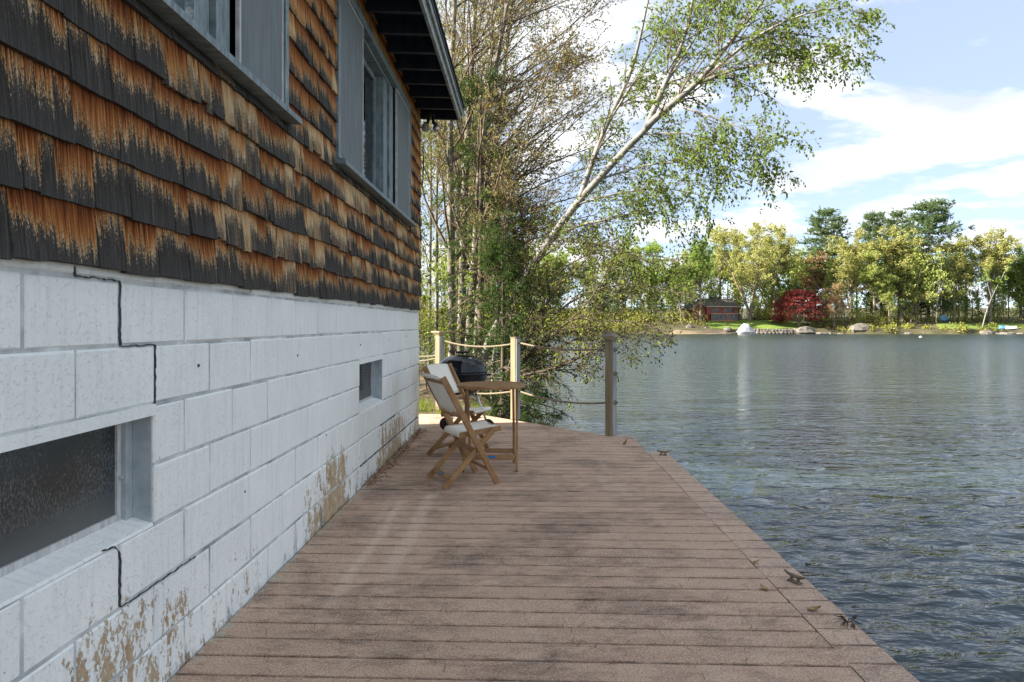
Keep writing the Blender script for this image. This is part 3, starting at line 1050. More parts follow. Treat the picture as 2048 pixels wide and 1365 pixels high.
# tall windows in the shingled wall: screen, fixed pane, screen
def big_window(a, b_, parts):
    """parts: list of (kind, y0, y1)"""
    m_ = MB()
    m_.box((SX - 0.19, a + .04, WZ0 + .05), (SX - 0.16, b_ - .04, WZ1 - .04))
    w = m_.build('window', M['tarpaper'], house)
    c = MB()
    X0, X1 = SX - .02, SX + .030
    c.box((X0, a, WZ0 + .04), (X1, a + .055, WZ1))
    c.box((X0, b_ - .05, WZ0 + .04), (X1, b_, WZ1))
    c.box((X0 - .001, a + .055, WZ1 - .065), (X1 - .002, b_ - .05, WZ1 - .001))
    c.build('casing', M['trim'], w)
    hd = MB()
    hd.box((SX - .155, a + .055, WZ1 - .066 - .03), (SX - .02, b_ - .05, WZ1 - .0665))
    hd.box((SX - .155, a + .045, WZ0 + .041), (SX - .021, a + .054, WZ1 - .1))
    hd.box((SX - .155, b_ - .049, WZ0 + .041), (SX - .021, b_ - .04, WZ1 - .1))
    hd.build('jamb', M['trim'], w)
    s = MB()
    s.add([(SX - .16, a - .035, WZ0 + .005), (SX + .085, a - .035, WZ0 - .012), (SX + .085, b_ + .045, WZ0 - .012), (SX - .16, b_ + .045, WZ0 + .005),
           (SX - .16, a - .035, WZ0 + .052), (SX + .075, a - .035, WZ0 + .026), (SX + .075, b_ + .045, WZ0 + .026), (SX - .16, b_ + .045, WZ0 + .052),
           (SX + .085, a - .035, WZ0 + .016), (SX + .085, b_ + .045, WZ0 + .016)],
          [(0, 3, 2, 1), (4, 5, 6, 7), (0, 1, 8, 5, 4), (3, 7, 6, 9, 2), (1, 2, 9, 8), (8, 9, 6, 5), (0, 4, 7, 3)])
    s.build('sill', M['trim'], w)
    z0, z1 = WZ0 + .048, WZ1 - .068
    for kind, y0, y1 in parts:
        if kind == 'screen':
            sc_ = MB()
            sc_.box((SX + .012, y0 + .012, z0 + .012), (SX + .016, y1 - .012, z1 - .012))
            so = sc_.build('screen', M['screen'], w)
            fr = MB()
            fr.box((SX + .004, y0, z0), (SX + .022, y0 + .017, z1))
            fr.box((SX + .004, y1 - .017, z0), (SX + .022, y1, z1))
            fr.box((SX + .0045, y0 + .017, z0 + .001), (SX + .0215, y1 - .017, z0 + .018))
            fr.box((SX + .0045, y0 + .017, z1 - .018), (SX + .0215, y1 - .017, z1 - .001))
            fr.build('screen_frame', M['trim_pale'], w)
        elif kind == 'pane':
            g = MB()
            g.box((SX - .118, y0 + .04, z0 + .04), (SX - .112, y1 - .04, z1 - .07))
            g.build('pane', M['glass'], w)
            fr = MB()
            fr.box((SX - .13, y0, z0), (SX - .095, y0 + .05, z1 - .03))
            fr.box((SX - .13, y1 - .05, z0), (SX - .095, y1, z1 - .03))
            fr.box((SX - .131, y0 + .05, z0 + .001), (SX - .096, y1 - .05, z0 + .05))
            fr.box((SX - .131, y0 + .05, z1 - .085), (SX - .096, y1 - .05, z1 - .031))
            fr.build('sash', M['trim'], w)
        else:
            ml = MB()
            ym = (y0 + y1) / 2
            ml.box((SX - .14, y0, z0), (SX - .06, y1, z1 - .03))
            ml.box((SX - .06, y0 + .015, z0), (SX - .03, ym - .012, z1 - .03))
            ml.box((SX - .06, ym + .012, z0), (SX - .012, y1 - .01, z1 - .03))
            ml.build('mullion', M['trim'], w)
    return w


big_window(*WIN[0], [('screen', 0.68, 1.26), ('mullion', 1.30, 1.46), ('pane', 1.46, 2.62), ('mullion', 2.62, 2.92), ('screen', 2.93, 3.465)])
big_window(*WIN[1], [('screen', 4.52, 5.18), ('mullion', 5.19, 5.24), ('pane', 5.24, 6.14), ('mullion', 6.14, 6.52), ('screen', 6.53, 7.245)])

# roof and eave
EV_X, EV_Z = -0.765, 3.665
PIT = math.tan(R(4.0))


def roof_z(x):
    return EV_Z + 0.135 + (EV_X - x) * PIT


RY0, RY1 = -4.0, 8.17
mb = MB()
xa, xb = -5.4, EV_X + 0.03
mb.add([(xa, RY0, roof_z(xa)), (xb, RY0, roof_z(xb)), (xb, RY1, roof_z(xb)), (xa, RY1, roof_z(xa)),
        (xa, RY0, roof_z(xa) + .035), (xb, RY0, roof_z(xb) + .035), (xb, RY1, roof_z(xb) + .035), (xa, RY1, roof_z(xa) + .035)],
       [(0, 3, 2, 1), (4, 5, 6, 7), (0, 1, 5, 4), (1, 2, 6, 5), (2, 3, 7, 6), (3, 0, 4, 7)])
roof = mb.build('roof', M['navy'], house)
mb = MB()
mb.add([(xa, RY0 - .02, roof_z(xa) + .037), (xb + .015, RY0 - .02, roof_z(xb) + .037), (xb + .015, RY1 + .02, roof_z(xb) + .037), (xa, RY1 + .02, roof_z(xa) + .037),
        (xa, RY0 - .02, roof_z(xa) + .055), (xb + .015, RY0 - .02, roof_z(xb) + .055), (xb + .015, RY1 + .02, roof_z(xb) + .055), (xa, RY1 + .02, roof_z(xa) + .055)],
       [(0, 3, 2, 1), (4, 5, 6, 7), (0, 1, 5, 4), (1, 2, 6, 5), (2, 3, 7, 6), (3, 0, 4, 7)])
mb.build('roofing_felt', M['roofing'], roof)
k = 0
y = 8.12
while y > 0.6:
    r_ = MB()
    x0, x1 = SX - .02, EV_X - .026
    t = .042
    r_.add([(x0, y - t, roof_z(x0) - .155), (x1, y - t, roof_z(x1) - .135), (x1, y, roof_z(x1) - .135), (x0, y, roof_z(x0) - .155),
            (x0, y - t, roof_z(x0) - .002), (x1, y - t, roof_z(x1) - .002), (x1, y, roof_z(x1) - .002), (x0, y, roof_z(x0) - .002)],
           [(0, 3, 2, 1), (4, 5, 6, 7), (0, 1, 5, 4), (1, 2, 6, 5), (2, 3, 7, 6), (3, 0, 4, 7)])
    r_.build('rafter', M['navy'], roof)
    y -= 0.398
mb = MB()
mb.box((EV_X - .025, RY0, EV_Z - .012), (EV_X, RY1 - .01, EV_Z + .132))
mb.build('fascia', M['fascia'], roof)
mb = MB()
mb.box((EV_X + .001, RY0, EV_Z + .072), (EV_X + .022, RY1, EV_Z + .131))
mb.build('drip_edge', M['fascia'], roof)
# the rest of the house body (blocks and shingles stop at its unseen sides)
mb = MB()
mb.box((-4.9, RY0 + .3, -0.9), (WX - .15, H_END - .01, 1.43))
mb.box((-4.9, RY0 + .3, -0.9), (WX - .01, -1.005, 1.43))
mb.build('core_wall', M['mortar'], house)
mb = MB()
mb.box((-4.9, RY0 + .3, 1.435), (SX - .20, 8.05, 3.78))
mb.box((-4.9, RY0 + .3, 1.435), (SX, -1.01, 3.78))
mb.build('core_siding', M['tarpaper'], house)
mb = MB()
for zb in range(14):
    z = SZ0 + EXPO * zb
    mb.add([(-4.9, 8.052, z), (SX - .01, 8.052, z), (SX - .01, 8.085, z), (-4.9, 8.085, z), (-4.9, 8.052, z + EXPO), (SX - .01, 8.052, z + EXPO), (SX - .01, 8.062, z + EXPO), (-4.9, 8.062, z + EXPO)],
           [(0, 3, 2, 1), (4, 5, 6, 7), (0, 1, 5, 4), (1, 2, 6, 5), (2, 3, 7, 6), (3, 0, 4, 7)])
mb.build('gable_siding', M['tarpaper'], house)

# ------------------------------------------------------------------ deck
deck = empty('deck', (0, 4.0, 0), 'worn pinkish-brown board deck running along the white wall above the lake', 'deck')
SK = math.tan(R(2.1))     # the boards run very slightly off square to the wall
PITCH = 0.1432
rd = random.Random(5)


def far_limit_x(y):
    """right end of the board at y: the far corner of the deck is cut off diagonally"""
    if y < 7.60:
        return 1.190
    return 0.94 - (y - 7.66) * (1.51 / 1.67)


def board(x0, x1, y, w, mat, z=0.0, xe=None):
    ch = 0.004
    g = 0.0026
    jz = rd.uniform(-.0016, .0012) + z
    prof = [(g, -.026), (w - g, -.026), (w - g, -ch), (w - g - ch, 0), (w - g - ch - .006, .0), (g + ch + .006, .0), (g + ch, 0), (g, -ch)]
    grime = [1, 1, .9, .40, 0, 0, .40, .9]  # darkness of the gaps, painted onto the board edges
    n = len(prof)
    b = MB()
    vs = []
    for end in (0, 1):
        for (dy, dz) in prof:
            if end == 0:
                x = x0
            else:
                x = x1 + (xe - x1) * dy / w if xe is not None else x1
            vs.append((x, y + dy - x * SK, dz + jz))
    fs = [(i, n + i, n + (i + 1) % n, (i + 1) % n) for i in range(n)]
    fs += [tuple(range(n)), tuple(range(2 * n - 1, n - 1, -1))]
    b.add(vs, fs)
    b.grime = grime * 2
    return b


def build_board(b, name, mat):
    o = b.build(name, mat, deck)
    o.data.attributes.new('grime', 'FLOAT', 'POINT').data.foreach_set('value', b.grime)
    return o


y = -1.62
while y < 9.34:
    if y < 7.55:
        x1, xe = 1.188 + rd.uniform(-.004, .002), None
    else:
        x1, xe = far_limit_x(y), far_limit_x(y + PITCH)
        if y + PITCH * .5 < 7.66:
            x1 = 1.19
            xe = None
    left = WX + .006 + rd.uniform(0, .006) if y < 8.0 else -1.46
    build_board(board(left, x1, y, PITCH, M['deck'], 0, xe), 'board', M['deck'])
    y += PITCH
y = -1.62 + .03
while y < 6.60:
    build_board(board(1.1925, 1.377 + rd.uniform(-.003, .003), y, PITCH, M['deck_edge'], -.0015), 'edge_board', M['deck_edge'])
    y += PITCH
mb = MB()
mb.box((1.30, -1.6, -.22), (1.345, 6.52, -.031))
mb.build('rim_joist', M['joist'], deck)
mb = MB()
mb.box((1.12, 6.5, -.22), (1.16, 7.45, -.031))
mb.build('rim_joist', M['joist'], deck)
for xx in (-1.1, -.5, .1, .7):
    ye = 9.2 if xx < -.4 else (8.4 if xx < .2 else 7.7)
    MB().box((xx, -1.6, -.2), (xx + .04, ye, -.031)).build('joist', M['joist'], deck)
for yy in (-1.2, 1.2, 3.6, 6.0, 7.3):
    MB().tube([(1.0, yy, -2.6), (1.0, yy, -.2)], .09, 10).build('pile', M['joist'], deck)
    MB().tube([(-.9, yy, -2.6), (-.9, yy, -.2)], .09, 10).build('pile', M['joist'], deck)

# ------------------------------------------------------------------ posts, ropes, cleats
def post(x, y, h, rot, capkind, label, zb=0.0):
    t = empty('rope_post', (x, y, zb), label, 'post', 'rope posts at the deck end')
    w = 0.090
    b = MB()
    c, s = math.cos(rot), math.sin(rot)
    hw = w / 2
    ch = .006
    prof = [(hw, -hw + ch), (hw, hw - ch), (hw - ch, hw), (-hw + ch, hw), (-hw, hw - ch), (-hw, -hw + ch), (-hw + ch, -hw), (hw - ch, -hw)]
    vs = [(x + u * c - v * s, y + u * s + v * c, z) for z in (zb, zb + h * .5, zb + h) for u, v in prof]
    fs = [(r * 8 + i, r * 8 + (i + 1) % 8, (r + 1) * 8 + (i + 1) % 8, (r + 1) * 8 + i) for r in range(2) for i in range(8)]
    fs += [tuple(range(7, -1, -1)), tuple(range(16, 24))]
    b.add(vs, fs)
    sh = b.build('shaft', M['post'], t)
    # added grey board that paints the shade of the right-hand face
    q = MB()
    d = (c, s)
    n_ = (-s, c)
    q0 = (x + d[0] * (hw + .006), y + d[1] * (hw + .006))
    q.bar((q0[0], q0[1], zb + .002), (q0[0], q0[1], zb + h - .012), (n_[0], n_[1], 0), .080, .012, .002)
    q.build('shaded_side_board', M['post_grey'], t)
    if capkind == 'pyramid':
        k = MB()
        k.frustum((x, y), .098, .098, zb + h, zb + h + .012, rot)
        k.build('collar', M['cap'], t)
        k = MB()
        k.frustum((x, y), .085, .150, zb + h + .012, zb + h + .048, rot)
        k.build('lamp_body', M['cap_lens'], t)
        k = MB()
        k.frustum((x, y), .176, .170, zb + h + .048, zb + h + .056, rot)
        k.frustum((x, y), .168, .045, zb + h + .0561, zb + h + .095, rot)
        k.build('cap', M['cap'], t)
    elif capkind == 'flat':
        k = MB()
        k.frustum((x, y), .096, .098, zb + h, zb + h + .014, rot)
        k.build('cap', M['cap'], t)
    else:
        k = MB()
        k.frustum((x, y), .10, .165, zb + h, zb + h + .04, rot)
        k.frustum((x, y), .176, .176, zb + h + .0401, zb + h + .058, rot)
        k.build('cap', M['cap_lens'], t)
    return t


P3 = (0.955, 7.63)
P2 = (-0.13, 8.95)
P1 = (-1.30, 10.35)
ROT = R(-38)
post(*P3, 1.055, ROT, 'pyramid', 'square post with pyramid cap at the water end of the deck, nearest the lake')
post(*P2, 1.065, ROT, 'flat', 'middle square post without a lantern cap, behind the round table')
post(*P1, 1.17, ROT, 'flared', 'square post with flared flat cap behind the black grill', -0.09)


def rope(pts_ab, sag, name_label, r=0.0115, n=26, knot=True):
    (a, b_) = pts_ab
    a = Vector(a)
    b_ = Vector(b_)
    core = []
    for i in range(n + 1):
        t = i / n
        p = a.lerp(b_, t)
        p.z -= sag * 4 * t * (1 - t)
        core.append(p)
    m_ = MB()
    # three laid strands
    steps = n * 4
    d = (b_ - a).normalized()
    up = Vector((0, 0, 1))
    sd = d.cross(up).normalized()
    L_ = (b_ - a).length
    for s_ in range(3):
        pts = []
        for i in range(steps + 1):
            t = i / steps
            p = a.lerp(b_, t)
            p.z -= sag * 4 * t * (1 - t)
            ang = t * L_ / .055 * 2 * math.pi / 2.2 + s_ * 2.094
            p = p + (sd * math.cos(ang) + up * math.sin(ang)) * r * .52
            pts.append(p)
        m_.tube(pts, r * .56, 5)
    o = m_.build('rope', M['rope'], None, True, org=tuple(a))
    return tag(o, name_label, 'rope', 'ropes strung between the posts')


rope((P(1031 + 8, 686, 8.92), P(1211, 698, 7.66)), .045, 'upper rope between the middle post and the capped lakeside post')
rope((P(1031 + 8, 783, 8.92), P(1212, 806, 7.66)), .055, 'lower rope between the middle post and the capped lakeside post')
rope((P(888, 682, 10.32), P(1026, 688, 8.98)), .06, 'upper rope between the flared post and the middle post')
rope((P(888, 775, 10.32), P(1026, 783, 8.98)), .06, 'lower rope behind the grill and table, left of the middle post')
rope((P(876, 711, 10.4), P(800, 708, 11.2)), .03, 'higher of two ropes running left from the flared post')
rope((P(876, 716, 10.4), P(800, 722, 11.2)), .03, 'lower of two ropes running left from the flared post')
# knots on the outer post
for zz, lab in ((0.965, 'rope knot near the top of the lakeside post'), (0.70, 'frayed loose rope end hanging halfway up the lakeside post'), (0.375, 'rope knot low on the lakeside post')):
    kx, ky = P3[0] + .060, P3[1] - .042
    b = MB()
    pts = []
    for i in range(26):
        t = i / 25 * 2 * math.pi * 1.7
        pts.append((kx + .016 * math.cos(t) - .006, ky + .012 * math.sin(1.5 * t) - .006, zz + .018 * math.sin(t)))
    if zz == 0.70:
        pts += [(kx + .012, ky - .01, zz - .03), (kx + .022, ky - .012, zz - .07), (kx + .02, ky - .012, zz - .10)]
    b.tube(pts, .0075, 6)
    tag(b.build('rope_knot', M['rope'], None, True), lab, 'rope')


def cleat(x, y, rot, label):
    t = empty('dock_cleat', (x, y, 0), label, 'cleat', 'iron cleats on the deck edge')
    b = MB()
    d = Vector((math.cos(rot), math.sin(rot), 0))
    o_ = Vector((x, y, .0))
    pts = [o_ + d * s_ + Vector((0, 0, h)) for s_, h in ((-.062, .043), (-.040, .034), (-.015, .030), (.015, .030), (.040, .033), (.062, .041))]
    b.tube(pts, [.005, .008, .010, .010, .008, .005], 8)
    b.build('horn', M['iron'], t, True)
    b = MB()
    b.tube([o_ + d * -.02, o_ + d * -.02 + Vector((0, 0, .030))], .008, 8)
    b.tube([o_ + d * .02, o_ + d * .02 + Vector((0, 0, .030))], .008, 8)
    b.build('neck', M['iron'], t)
    b = MB()
    b.bar(o_ + d * -.035 + Vector((0, 0, .004)), o_ + d * .035 + Vector((0, 0, .004)), (-d.y, d.x, 0), .03, .008, .002)
    b.build('base_plate', M['iron'], t)


cleat(1.305, 3.30, R(118), 'rusty iron cleat on the pale deck edge in the foreground')
cleat(1.315, 6.50, R(155), 'small dark cleat at the far end of the pale deck edge')

# ------------------------------------------------------------------ chairs, table, grill
def chair():
    t = empty('folding_chair', (0, 0, 0))
    d = lambda f, w, z: (f, w, z)
    FS = []
    for s_ in (-1, 1):
        wo_ = .222 * s_
        wi_ = .198 * s_
        # back upright running down to the front foot
        b = MB()
        b.bar(d(-.02, wo_, .845), d(.43, wo_, 0.004), (1, 0, 0), .046, .021, .004)
        b.build('upright', M['teak'], t)
        b = MB()
        b.bar(d(.0, wi_, 0.004), d(.405, wi_, .425), (1, 0, 0), .042, .021, .004)
        b.build('back_leg', M['teak'], t)
        b = MB()
        b.bar(d(.135, wi_ * .87, .392), d(.48, wi_ * .87, .428), (0, 0, 1), .042, .021, .004)
        b.build('seat_rail', M['teak'], t)
    b = MB()
    b.bar(d(.055, -.187, .066), d(.055, .187, .066), (1, 0, 1), .044, .016, .003)
    lowbar = b.build('stretcher', M['teak'], t)
    b = MB()
    b.bar(d(.365, -.211, .115), d(.365, .211, .115), (1, 0, -1), .036, .016, .003)
    b.build('stretcher', M['teak'], t)
    b = MB()
    b.bar(d(.245, -.187, .272), d(.245, .187, .272), (1, 0, 1), .036, .018, .003)
    b.build('stretcher', M['teak'], t)
    b = MB()
    b.bar(d(.140, -.211, .535), d(.140, .211, .535), (1, 0, -1), .030, .016, .003)
    b.build('back_rail', M['teak'], t)
    b = MB()
    b.bar(d(-.014, -.211, .80), d(-.014, .211, .80), (1, 0, -1), .018, .014, .003)
    b.build('back_rail', M['teak'], t)
    b = MB()
    b.bar(d(.462, -.162, .430), d(.462, .162, .430), (1, 0, 0), .018, .014, .003)
    b.build('seat_bar', M['teak'], t)
    # back canvas: sling between the uprights
    def sling(name, path, wmax, sag, th=.006):
        n = len(path)
        m_ = 11
        V, F = [], []
        pts = [Vector((p[0], 0, p[1])) for p in path]
        for side in (0, 1):
            for i, p in enumerate(pts):
                dd = (pts[min(i + 1, n - 1)] - pts[max(i - 1, 0)]).normalized()
                nn = Vector((dd.z, 0, -dd.x))
                for j in range(m_):
                    u = -1 + 2 * j / (m_ - 1)
                    env = math.sin(math.pi * min(1, max(0, i / (n - 1)))) ** .6
                    q = p + nn * (sag * (1 - u * u) * (.35 + .65 * env) + th * side)
                    V.append((q.x, u * wmax + .0015 * math.sin(i * 2.1 + j), q.z))
        K = n * m_
        for i in range(n - 1):
            for j in range(m_ - 1):
                a = i * m_ + j
                F.append((a, a + 1, a + m_ + 1, a + m_))
                F.append((K + a, K + a + m_, K + a + m_ + 1, K + a + 1))
        for i in range(n - 1):
            a = i * m_
            F.append((a, a + m_, K + a + m_, K + a))
            a = i * m_ + m_ - 1
            F.append((a, K + a, K + a + m_, a + m_))
        for j in range(m_ - 1):
            F.append((j, K + j, K + j + 1, j + 1))
            a = (n - 1) * m_ + j
            F.append((a, a + 1, K + a + 1, K + a))
        b = MB().add(V, F)
        return b.build(name, M['canvas'], t, True)
    # bottom -> over the top of the backrest
    sling('back_canvas', [(.105, .565), (.090, .60), (.062, .655), (.033, .71), (.004, .765), (-.018, .812), (-.031, .838), (-.044, .842), (-.052, .828)], .2085, .018)
    sling('seat_canvas', [(.128, .372), (.124, .398), (.142, .420), (.20, .424), (.27, .428), (.34, .434), (.41, .442), (.462, .449), (.486, .443), (.489, .424), (.476, .404)], .168, .014)
    tg = MB()
    tg.bar((.047, -.03, .0825), (.047, .015, .0825), (1, 0, 1), .02, .003)
    tg.v = [(x - .0075, y, z - .001) for x, y, z in tg.v]
    tg.build('tag', M['blue'], lowbar)
    return t


ch1 = chair()
# near chair: middle of the back feet and facing direction
ch1.location = (-0.696, 5.34, 0)
ch1.rotation_euler = (0, 0, R(26))
tag(ch1, 'nearer wooden folding chair with cream canvas sling, facing away toward the round table', 'chair', 'folding chairs at the table')
ch2 = copy_tree(ch1)
ch2.location = (-0.84, 6.67, 0)
ch2.rotation_euler = (0, 0, R(-25))
tag(ch2, 'farther wooden folding chair with cream canvas sling, in front of the black grill', 'chair', 'folding chairs at the table')


def table():
    t = empty('bistro_table', (-0.295, 5.95, 0), 'small round slatted wooden folding table beside the chairs', 'table')
    cx, cy = -0.295, 5.95
    rr = .298
    zt = .727
    # top of slats within a ring
    b = MB()
    n = 48
    ring = [(rr, -.026), (rr + .002, -.014), (rr, -.002), (rr - .006, 0.0), (rr - .052, 0.0), (rr - .053, -.022), (rr - .045, -.026), (rr, -.026)]
    b.lathe((cx, cy, zt), ring, n)
    top = b.build('top_ring', M['teak'], t)
    ri = rr - .055
    ns = 7
    w = 2 * ri / ns
    for i in range(ns):
        y0 = -ri + i * w + .003
        y1 = y0 + w - .006
        e0 = math.sqrt(max(1e-4, ri * ri - y0 * y0))
        e1 = math.sqrt(max(1e-4, ri * ri - y1 * y1))
        e0, e1 = max(e0, .03), max(e1, .03)
        s_ = MB()
        s_.add([(cx - e0, cy + y0, zt - .018), (cx + e0, cy + y0, zt - .018), (cx + e1, cy + y1, zt - .018), (cx - e1, cy + y1, zt - .018),
                (cx - e0, cy + y0, zt - .001), (cx + e0, cy + y0, zt - .001), (cx + e1, cy + y1, zt - .001), (cx - e1, cy + y1, zt - .001)],
               [(0, 3, 2, 1), (4, 5, 6, 7), (0, 1, 5, 4), (1, 2, 6, 5), (2, 3, 7, 6), (3, 0, 4, 7)])
        s_.build('slat', M['teak'], t)
    for xx in (-.15, .15):
        MB().box((cx + xx - .015, cy - .21, zt - .045), (cx + xx + .015, cy + .21, zt - .019)).build('batten', M['teak'], t)
    zl = zt - .027
    for hw, ya, yb in ((.225, 5.755, 6.12), (.196, 6.165, 5.80)):
        for s_ in (-1, 1):
            MB().bar((cx + hw * s_, ya, .003), (cx + hw * s_, yb, zl), (0, 1, 0), .036, .021, .003).build('leg', M['teak'], t)
        tz = .115
        yy = ya + (yb - ya) * tz / zl
        st = MB().bar((cx - hw + .0105, yy, tz), (cx + hw - .0105, yy, tz), (0, .3, 1), .040, .016, .003).build('stretcher', M['teak'], t)
        if hw > .21:
            tg = MB()
            tg.box((cx - .03, yy - .0135, tz - .006), (cx + .045, yy - .011, tz + .011))
            tg.build('tag', M['blue'], st)
    return t


table()


def grill():
    gx, gy = -.72, 7.82
    t = empty('kettle_grill', (gx, gy, 0), 'black kettle charcoal grill on aluminium legs behind the chairs', 'grill')
    zr = .715
    r = .288
    b = MB()
    prof = [(.284, -.012), (.292, -.010), (.292, .0), (.288, .006)]
    for i in range(1, 15):
        a = i / 14 * math.pi / 2
        prof.append((r * math.cos(a) ** .92 if i < 14 else .001, .008 + .178 * math.sin(a)))
    b.lathe((gx, gy, zr), prof, 40)
    lid = b.build('lid', M['enamel'], t, True)
    b = MB()
    for s_ in (-1, 1):
        b.tube([(gx + .03 + s_ * .045 - .02, gy - .05, zr + .172), (gx + .03 + s_ * .045 - .02, gy - .055, zr + .21)], .006, 6)
    b.build('handle_bracket', M['rubber'], lid)
    b = MB()
    b.tube([(gx - .06, gy - .055, zr + .212), (gx + .08, gy - .055, zr + .212)], .012, 8)
    b.build('handle', M['rubber'], lid)
    b = MB()
    b.lathe((gx + .09, gy - .12, zr + .145), [(.001, .012), (.036, .008), (.04, 0), (.038, -.01)], 16)
    b.build('vent', M['alu'], lid)
    b = MB()
    prof = [(.284, -.015), (.290, -.018), (.290, -.03)]
    for i in range(0, 13):
        a = i / 12 * math.pi / 2
        prof.append((.286 * math.cos(a) ** .75 if i < 12 else .001, -.035 - .25 * math.sin(a)))
    b.lathe((gx, gy, zr), prof, 40)
    b.f = [tuple(reversed(f)) for f in b.f]
    b.build('bowl', M['enamel'], t, True)
    feet = []
    for k, a in enumerate((R(-112), R(15), R(135))):
        c, s_ = math.cos(a), math.sin(a)
        p0 = (gx + .15 * c, gy + .15 * s_, .485)
        p1 = (gx + .30 * c, gy + .30 * s_, .012 if k == 0 else .075)
        MB().tube([p0, p1], .0125, 8).build('leg', M['alu'], t, True)
        feet.append(p1)
        if k > 0:
            w = MB()
            tang = Vector((-s_, c, 0))
            pp = Vector((p1[0], p1[1], .075))
            # wheel disc around the axle
            prof = [(.012, -.018), (.066, -.018), (.075, -.012), (.075, .012), (.066, .018), (.012, .018)]
            n = 24
            ax = Vector((0.25, 0.97, 0)).normalized()
            u = Vector((0, 0, 1))
            v = ax.cross(u)
            vs = [tuple(pp + (u * math.cos(2 * math.pi * q / n) + v * math.sin(2 * math.pi * q / n)) * rr_ + ax * h) for rr_, h in prof for q in range(n)]
            fs = [(i * n + q, i * n + (q + 1) % n, (i + 1) * n + (q + 1) % n, (i + 1) * n + q) for i in range(len(prof) - 1) for q in range(n)]
            w.add(vs, fs)
            w.build('wheel', M['rubber'], t, True)
    b = MB()
    ring = [Vector(f).lerp(Vector((gx, gy, .50)), .22) for f in feet]
    for i in range(3):
        b.tube([ring[i], ring[(i + 1) % 3]], .004, 6)
    b.build('leg_brace', M['alu'], t)
    b = MB()
    b.lathe((gx, gy, .395), [(.001, .03), (.11, .02), (.14, .035), (.145, .03), (.11, .0), (.001, -.005)], 24)
    b.build('ash_pan', M['alu'], t, True)
    for s_ in (-1, 1):
        b = MB()
        b.tube([(gx + s_ * .285, gy - .04, zr - .05), (gx + s_ * .33, gy - .03, zr - .045), (gx + s_ * .33, gy + .03, zr - .045), (gx + s_ * .285, gy + .04, zr - .05)], .008, 6)
        b.build('side_handle', M['rubber'], t, True)


grill()

# floodlight under the eave corner
fl = empty('floodlight', P(859, 246, 8.0), 'two-bulb outdoor floodlight hanging under the eave corner', 'lamp')
b = MB()
c0 = Vector(P(861, 232, 8.0))
b.lathe(tuple(c0), [(.001, .05), (.05, .05), (.055, .03), (.055, -.01), (.04, -.02), (.001, -.02)], 16)
b.build('junction_box', M['rubber'], fl, True)
for (qx, qy, rr_, mt) in ((851, 256, .052, 'bulb'), (872, 257, .040, 'alu')):
    q = Vector(P(qx, qy, 7.98))
    b = MB()
    b.tube([c0 + Vector(((q.x - c0.x) * .4, 0, -.015)), (q + c0) / 2 + Vector((0, 0, -.01)), q + Vector((0, 0, .045))], [.016, .018, .026], 8)
    b.build('lamp_holder', M['rubber'], fl, True)
    b = MB()
    b.lathe(tuple(q), [(.02, .055), (rr_ * .7, .038), (rr_, .005), (rr_ * .95, -.02), (rr_ * .6, -.042), (.001, -.05)], 18)
    b.build('light_bulb', M[mt], fl, True)
# cable to the house
b = MB()
q = P(846, 300, 8.1)
pts = []
for i in range(15):
    t = i / 14
    pts.append((-1.26 - 3.0 * t, 8.14 + 3.6 * t, 3.45 - .15 * t - .7 * t * (1 - t)))
b.tube([(-1.215, 8.115, 3.36), (-1.21, 8.125, 3.2), (-1.212, 8.13, 3.05), (-1.22, 8.12, 2.9)], .008, 6)
tag(b.build('cable', M['rubber'], None, True), 'short dark cable loop on the far corner of the shingled wall', 'cable')


# ------------------------------------------------------------------ tree growing
def norm(a):
    return a / np.maximum(np.linalg.norm(a, axis=-1, keepdims=True), 1e-9)


def resample(poly, n):
    p = np.array(poly, dtype=float)
    d = np.concatenate([[0], np.cumsum(np.linalg.norm(np.diff(p, axis=0), axis=1))])
    t = np.linspace(0, d[-1], n)
    # Catmull-like smoothing through linear interp then box filter
    q = np.stack([np.interp(t, d, p[:, i]) for i in range(3)], -1)
    for _ in range(2):
        q[1:-1] = .25 * q[:-2] + .5 * q[1:-1] + .25 * q[2:]
    return q


NP = 6


def grow(par, prad, n, lmin, lmax, ang, rng, t0=.2, t1=1.0, bias=(0, 0, 0), droop=0.0, wig=.18, rfac=.55, flat=0.0, rend=.25, lenfall=.5, minr=.0012):
    """par (B,K,3), prad (B,K) -> children (B*n,NP,3) and radii"""
    B, K, _ = par.shape
    t = rng.uniform(t0, t1, (B, n))
    ft = t * (K - 1)
    i0 = np.clip(ft.astype(int), 0, K - 2)
    fr = (ft - i0)[..., None]
    bi = np.arange(B)[:, None]
    p0 = par[bi, i0] * (1 - fr) + par[bi, i0 + 1] * fr
    tan = norm(par[bi, i0 + 1] - par[bi, i0])
    r0 = prad[bi, i0] * (1 - fr[..., 0]) + prad[bi, i0 + 1] * fr[..., 0]
    rnd = rng.normal(size=tan.shape)
    if flat > 0:
        rnd[..., 2] *= (1 - flat)
    perp = norm(rnd - (rnd * tan).sum(-1, keepdims=True) * tan)
    a = R(ang) * rng.uniform(.65, 1.3, (B, n))[..., None]
    d = norm(np.cos(a) * tan + np.sin(a) * perp + np.array(bias))
    ln = rng.uniform(lmin, lmax, (B, n)) * (1 - lenfall * t)
    d = d.reshape(-1, 3)
    p = p0.reshape(-1, 3)
    ln = ln.reshape(-1)
    pts = [p]
    step = ln[:, None] / (NP - 1)
    for k in range(NP - 1):
        d = norm(d + rng.normal(size=d.shape) * wig + np.array([0, 0, -droop]))
        p = p + d * step
        pts.append(p)
    C = np.stack(pts, 1)
    rr = np.maximum(r0.reshape(-1) * rfac, minr)
    rad = rr[:, None] * np.linspace(1, rend, NP)[None, :]
    return C, np.maximum(rad, minr * .6)


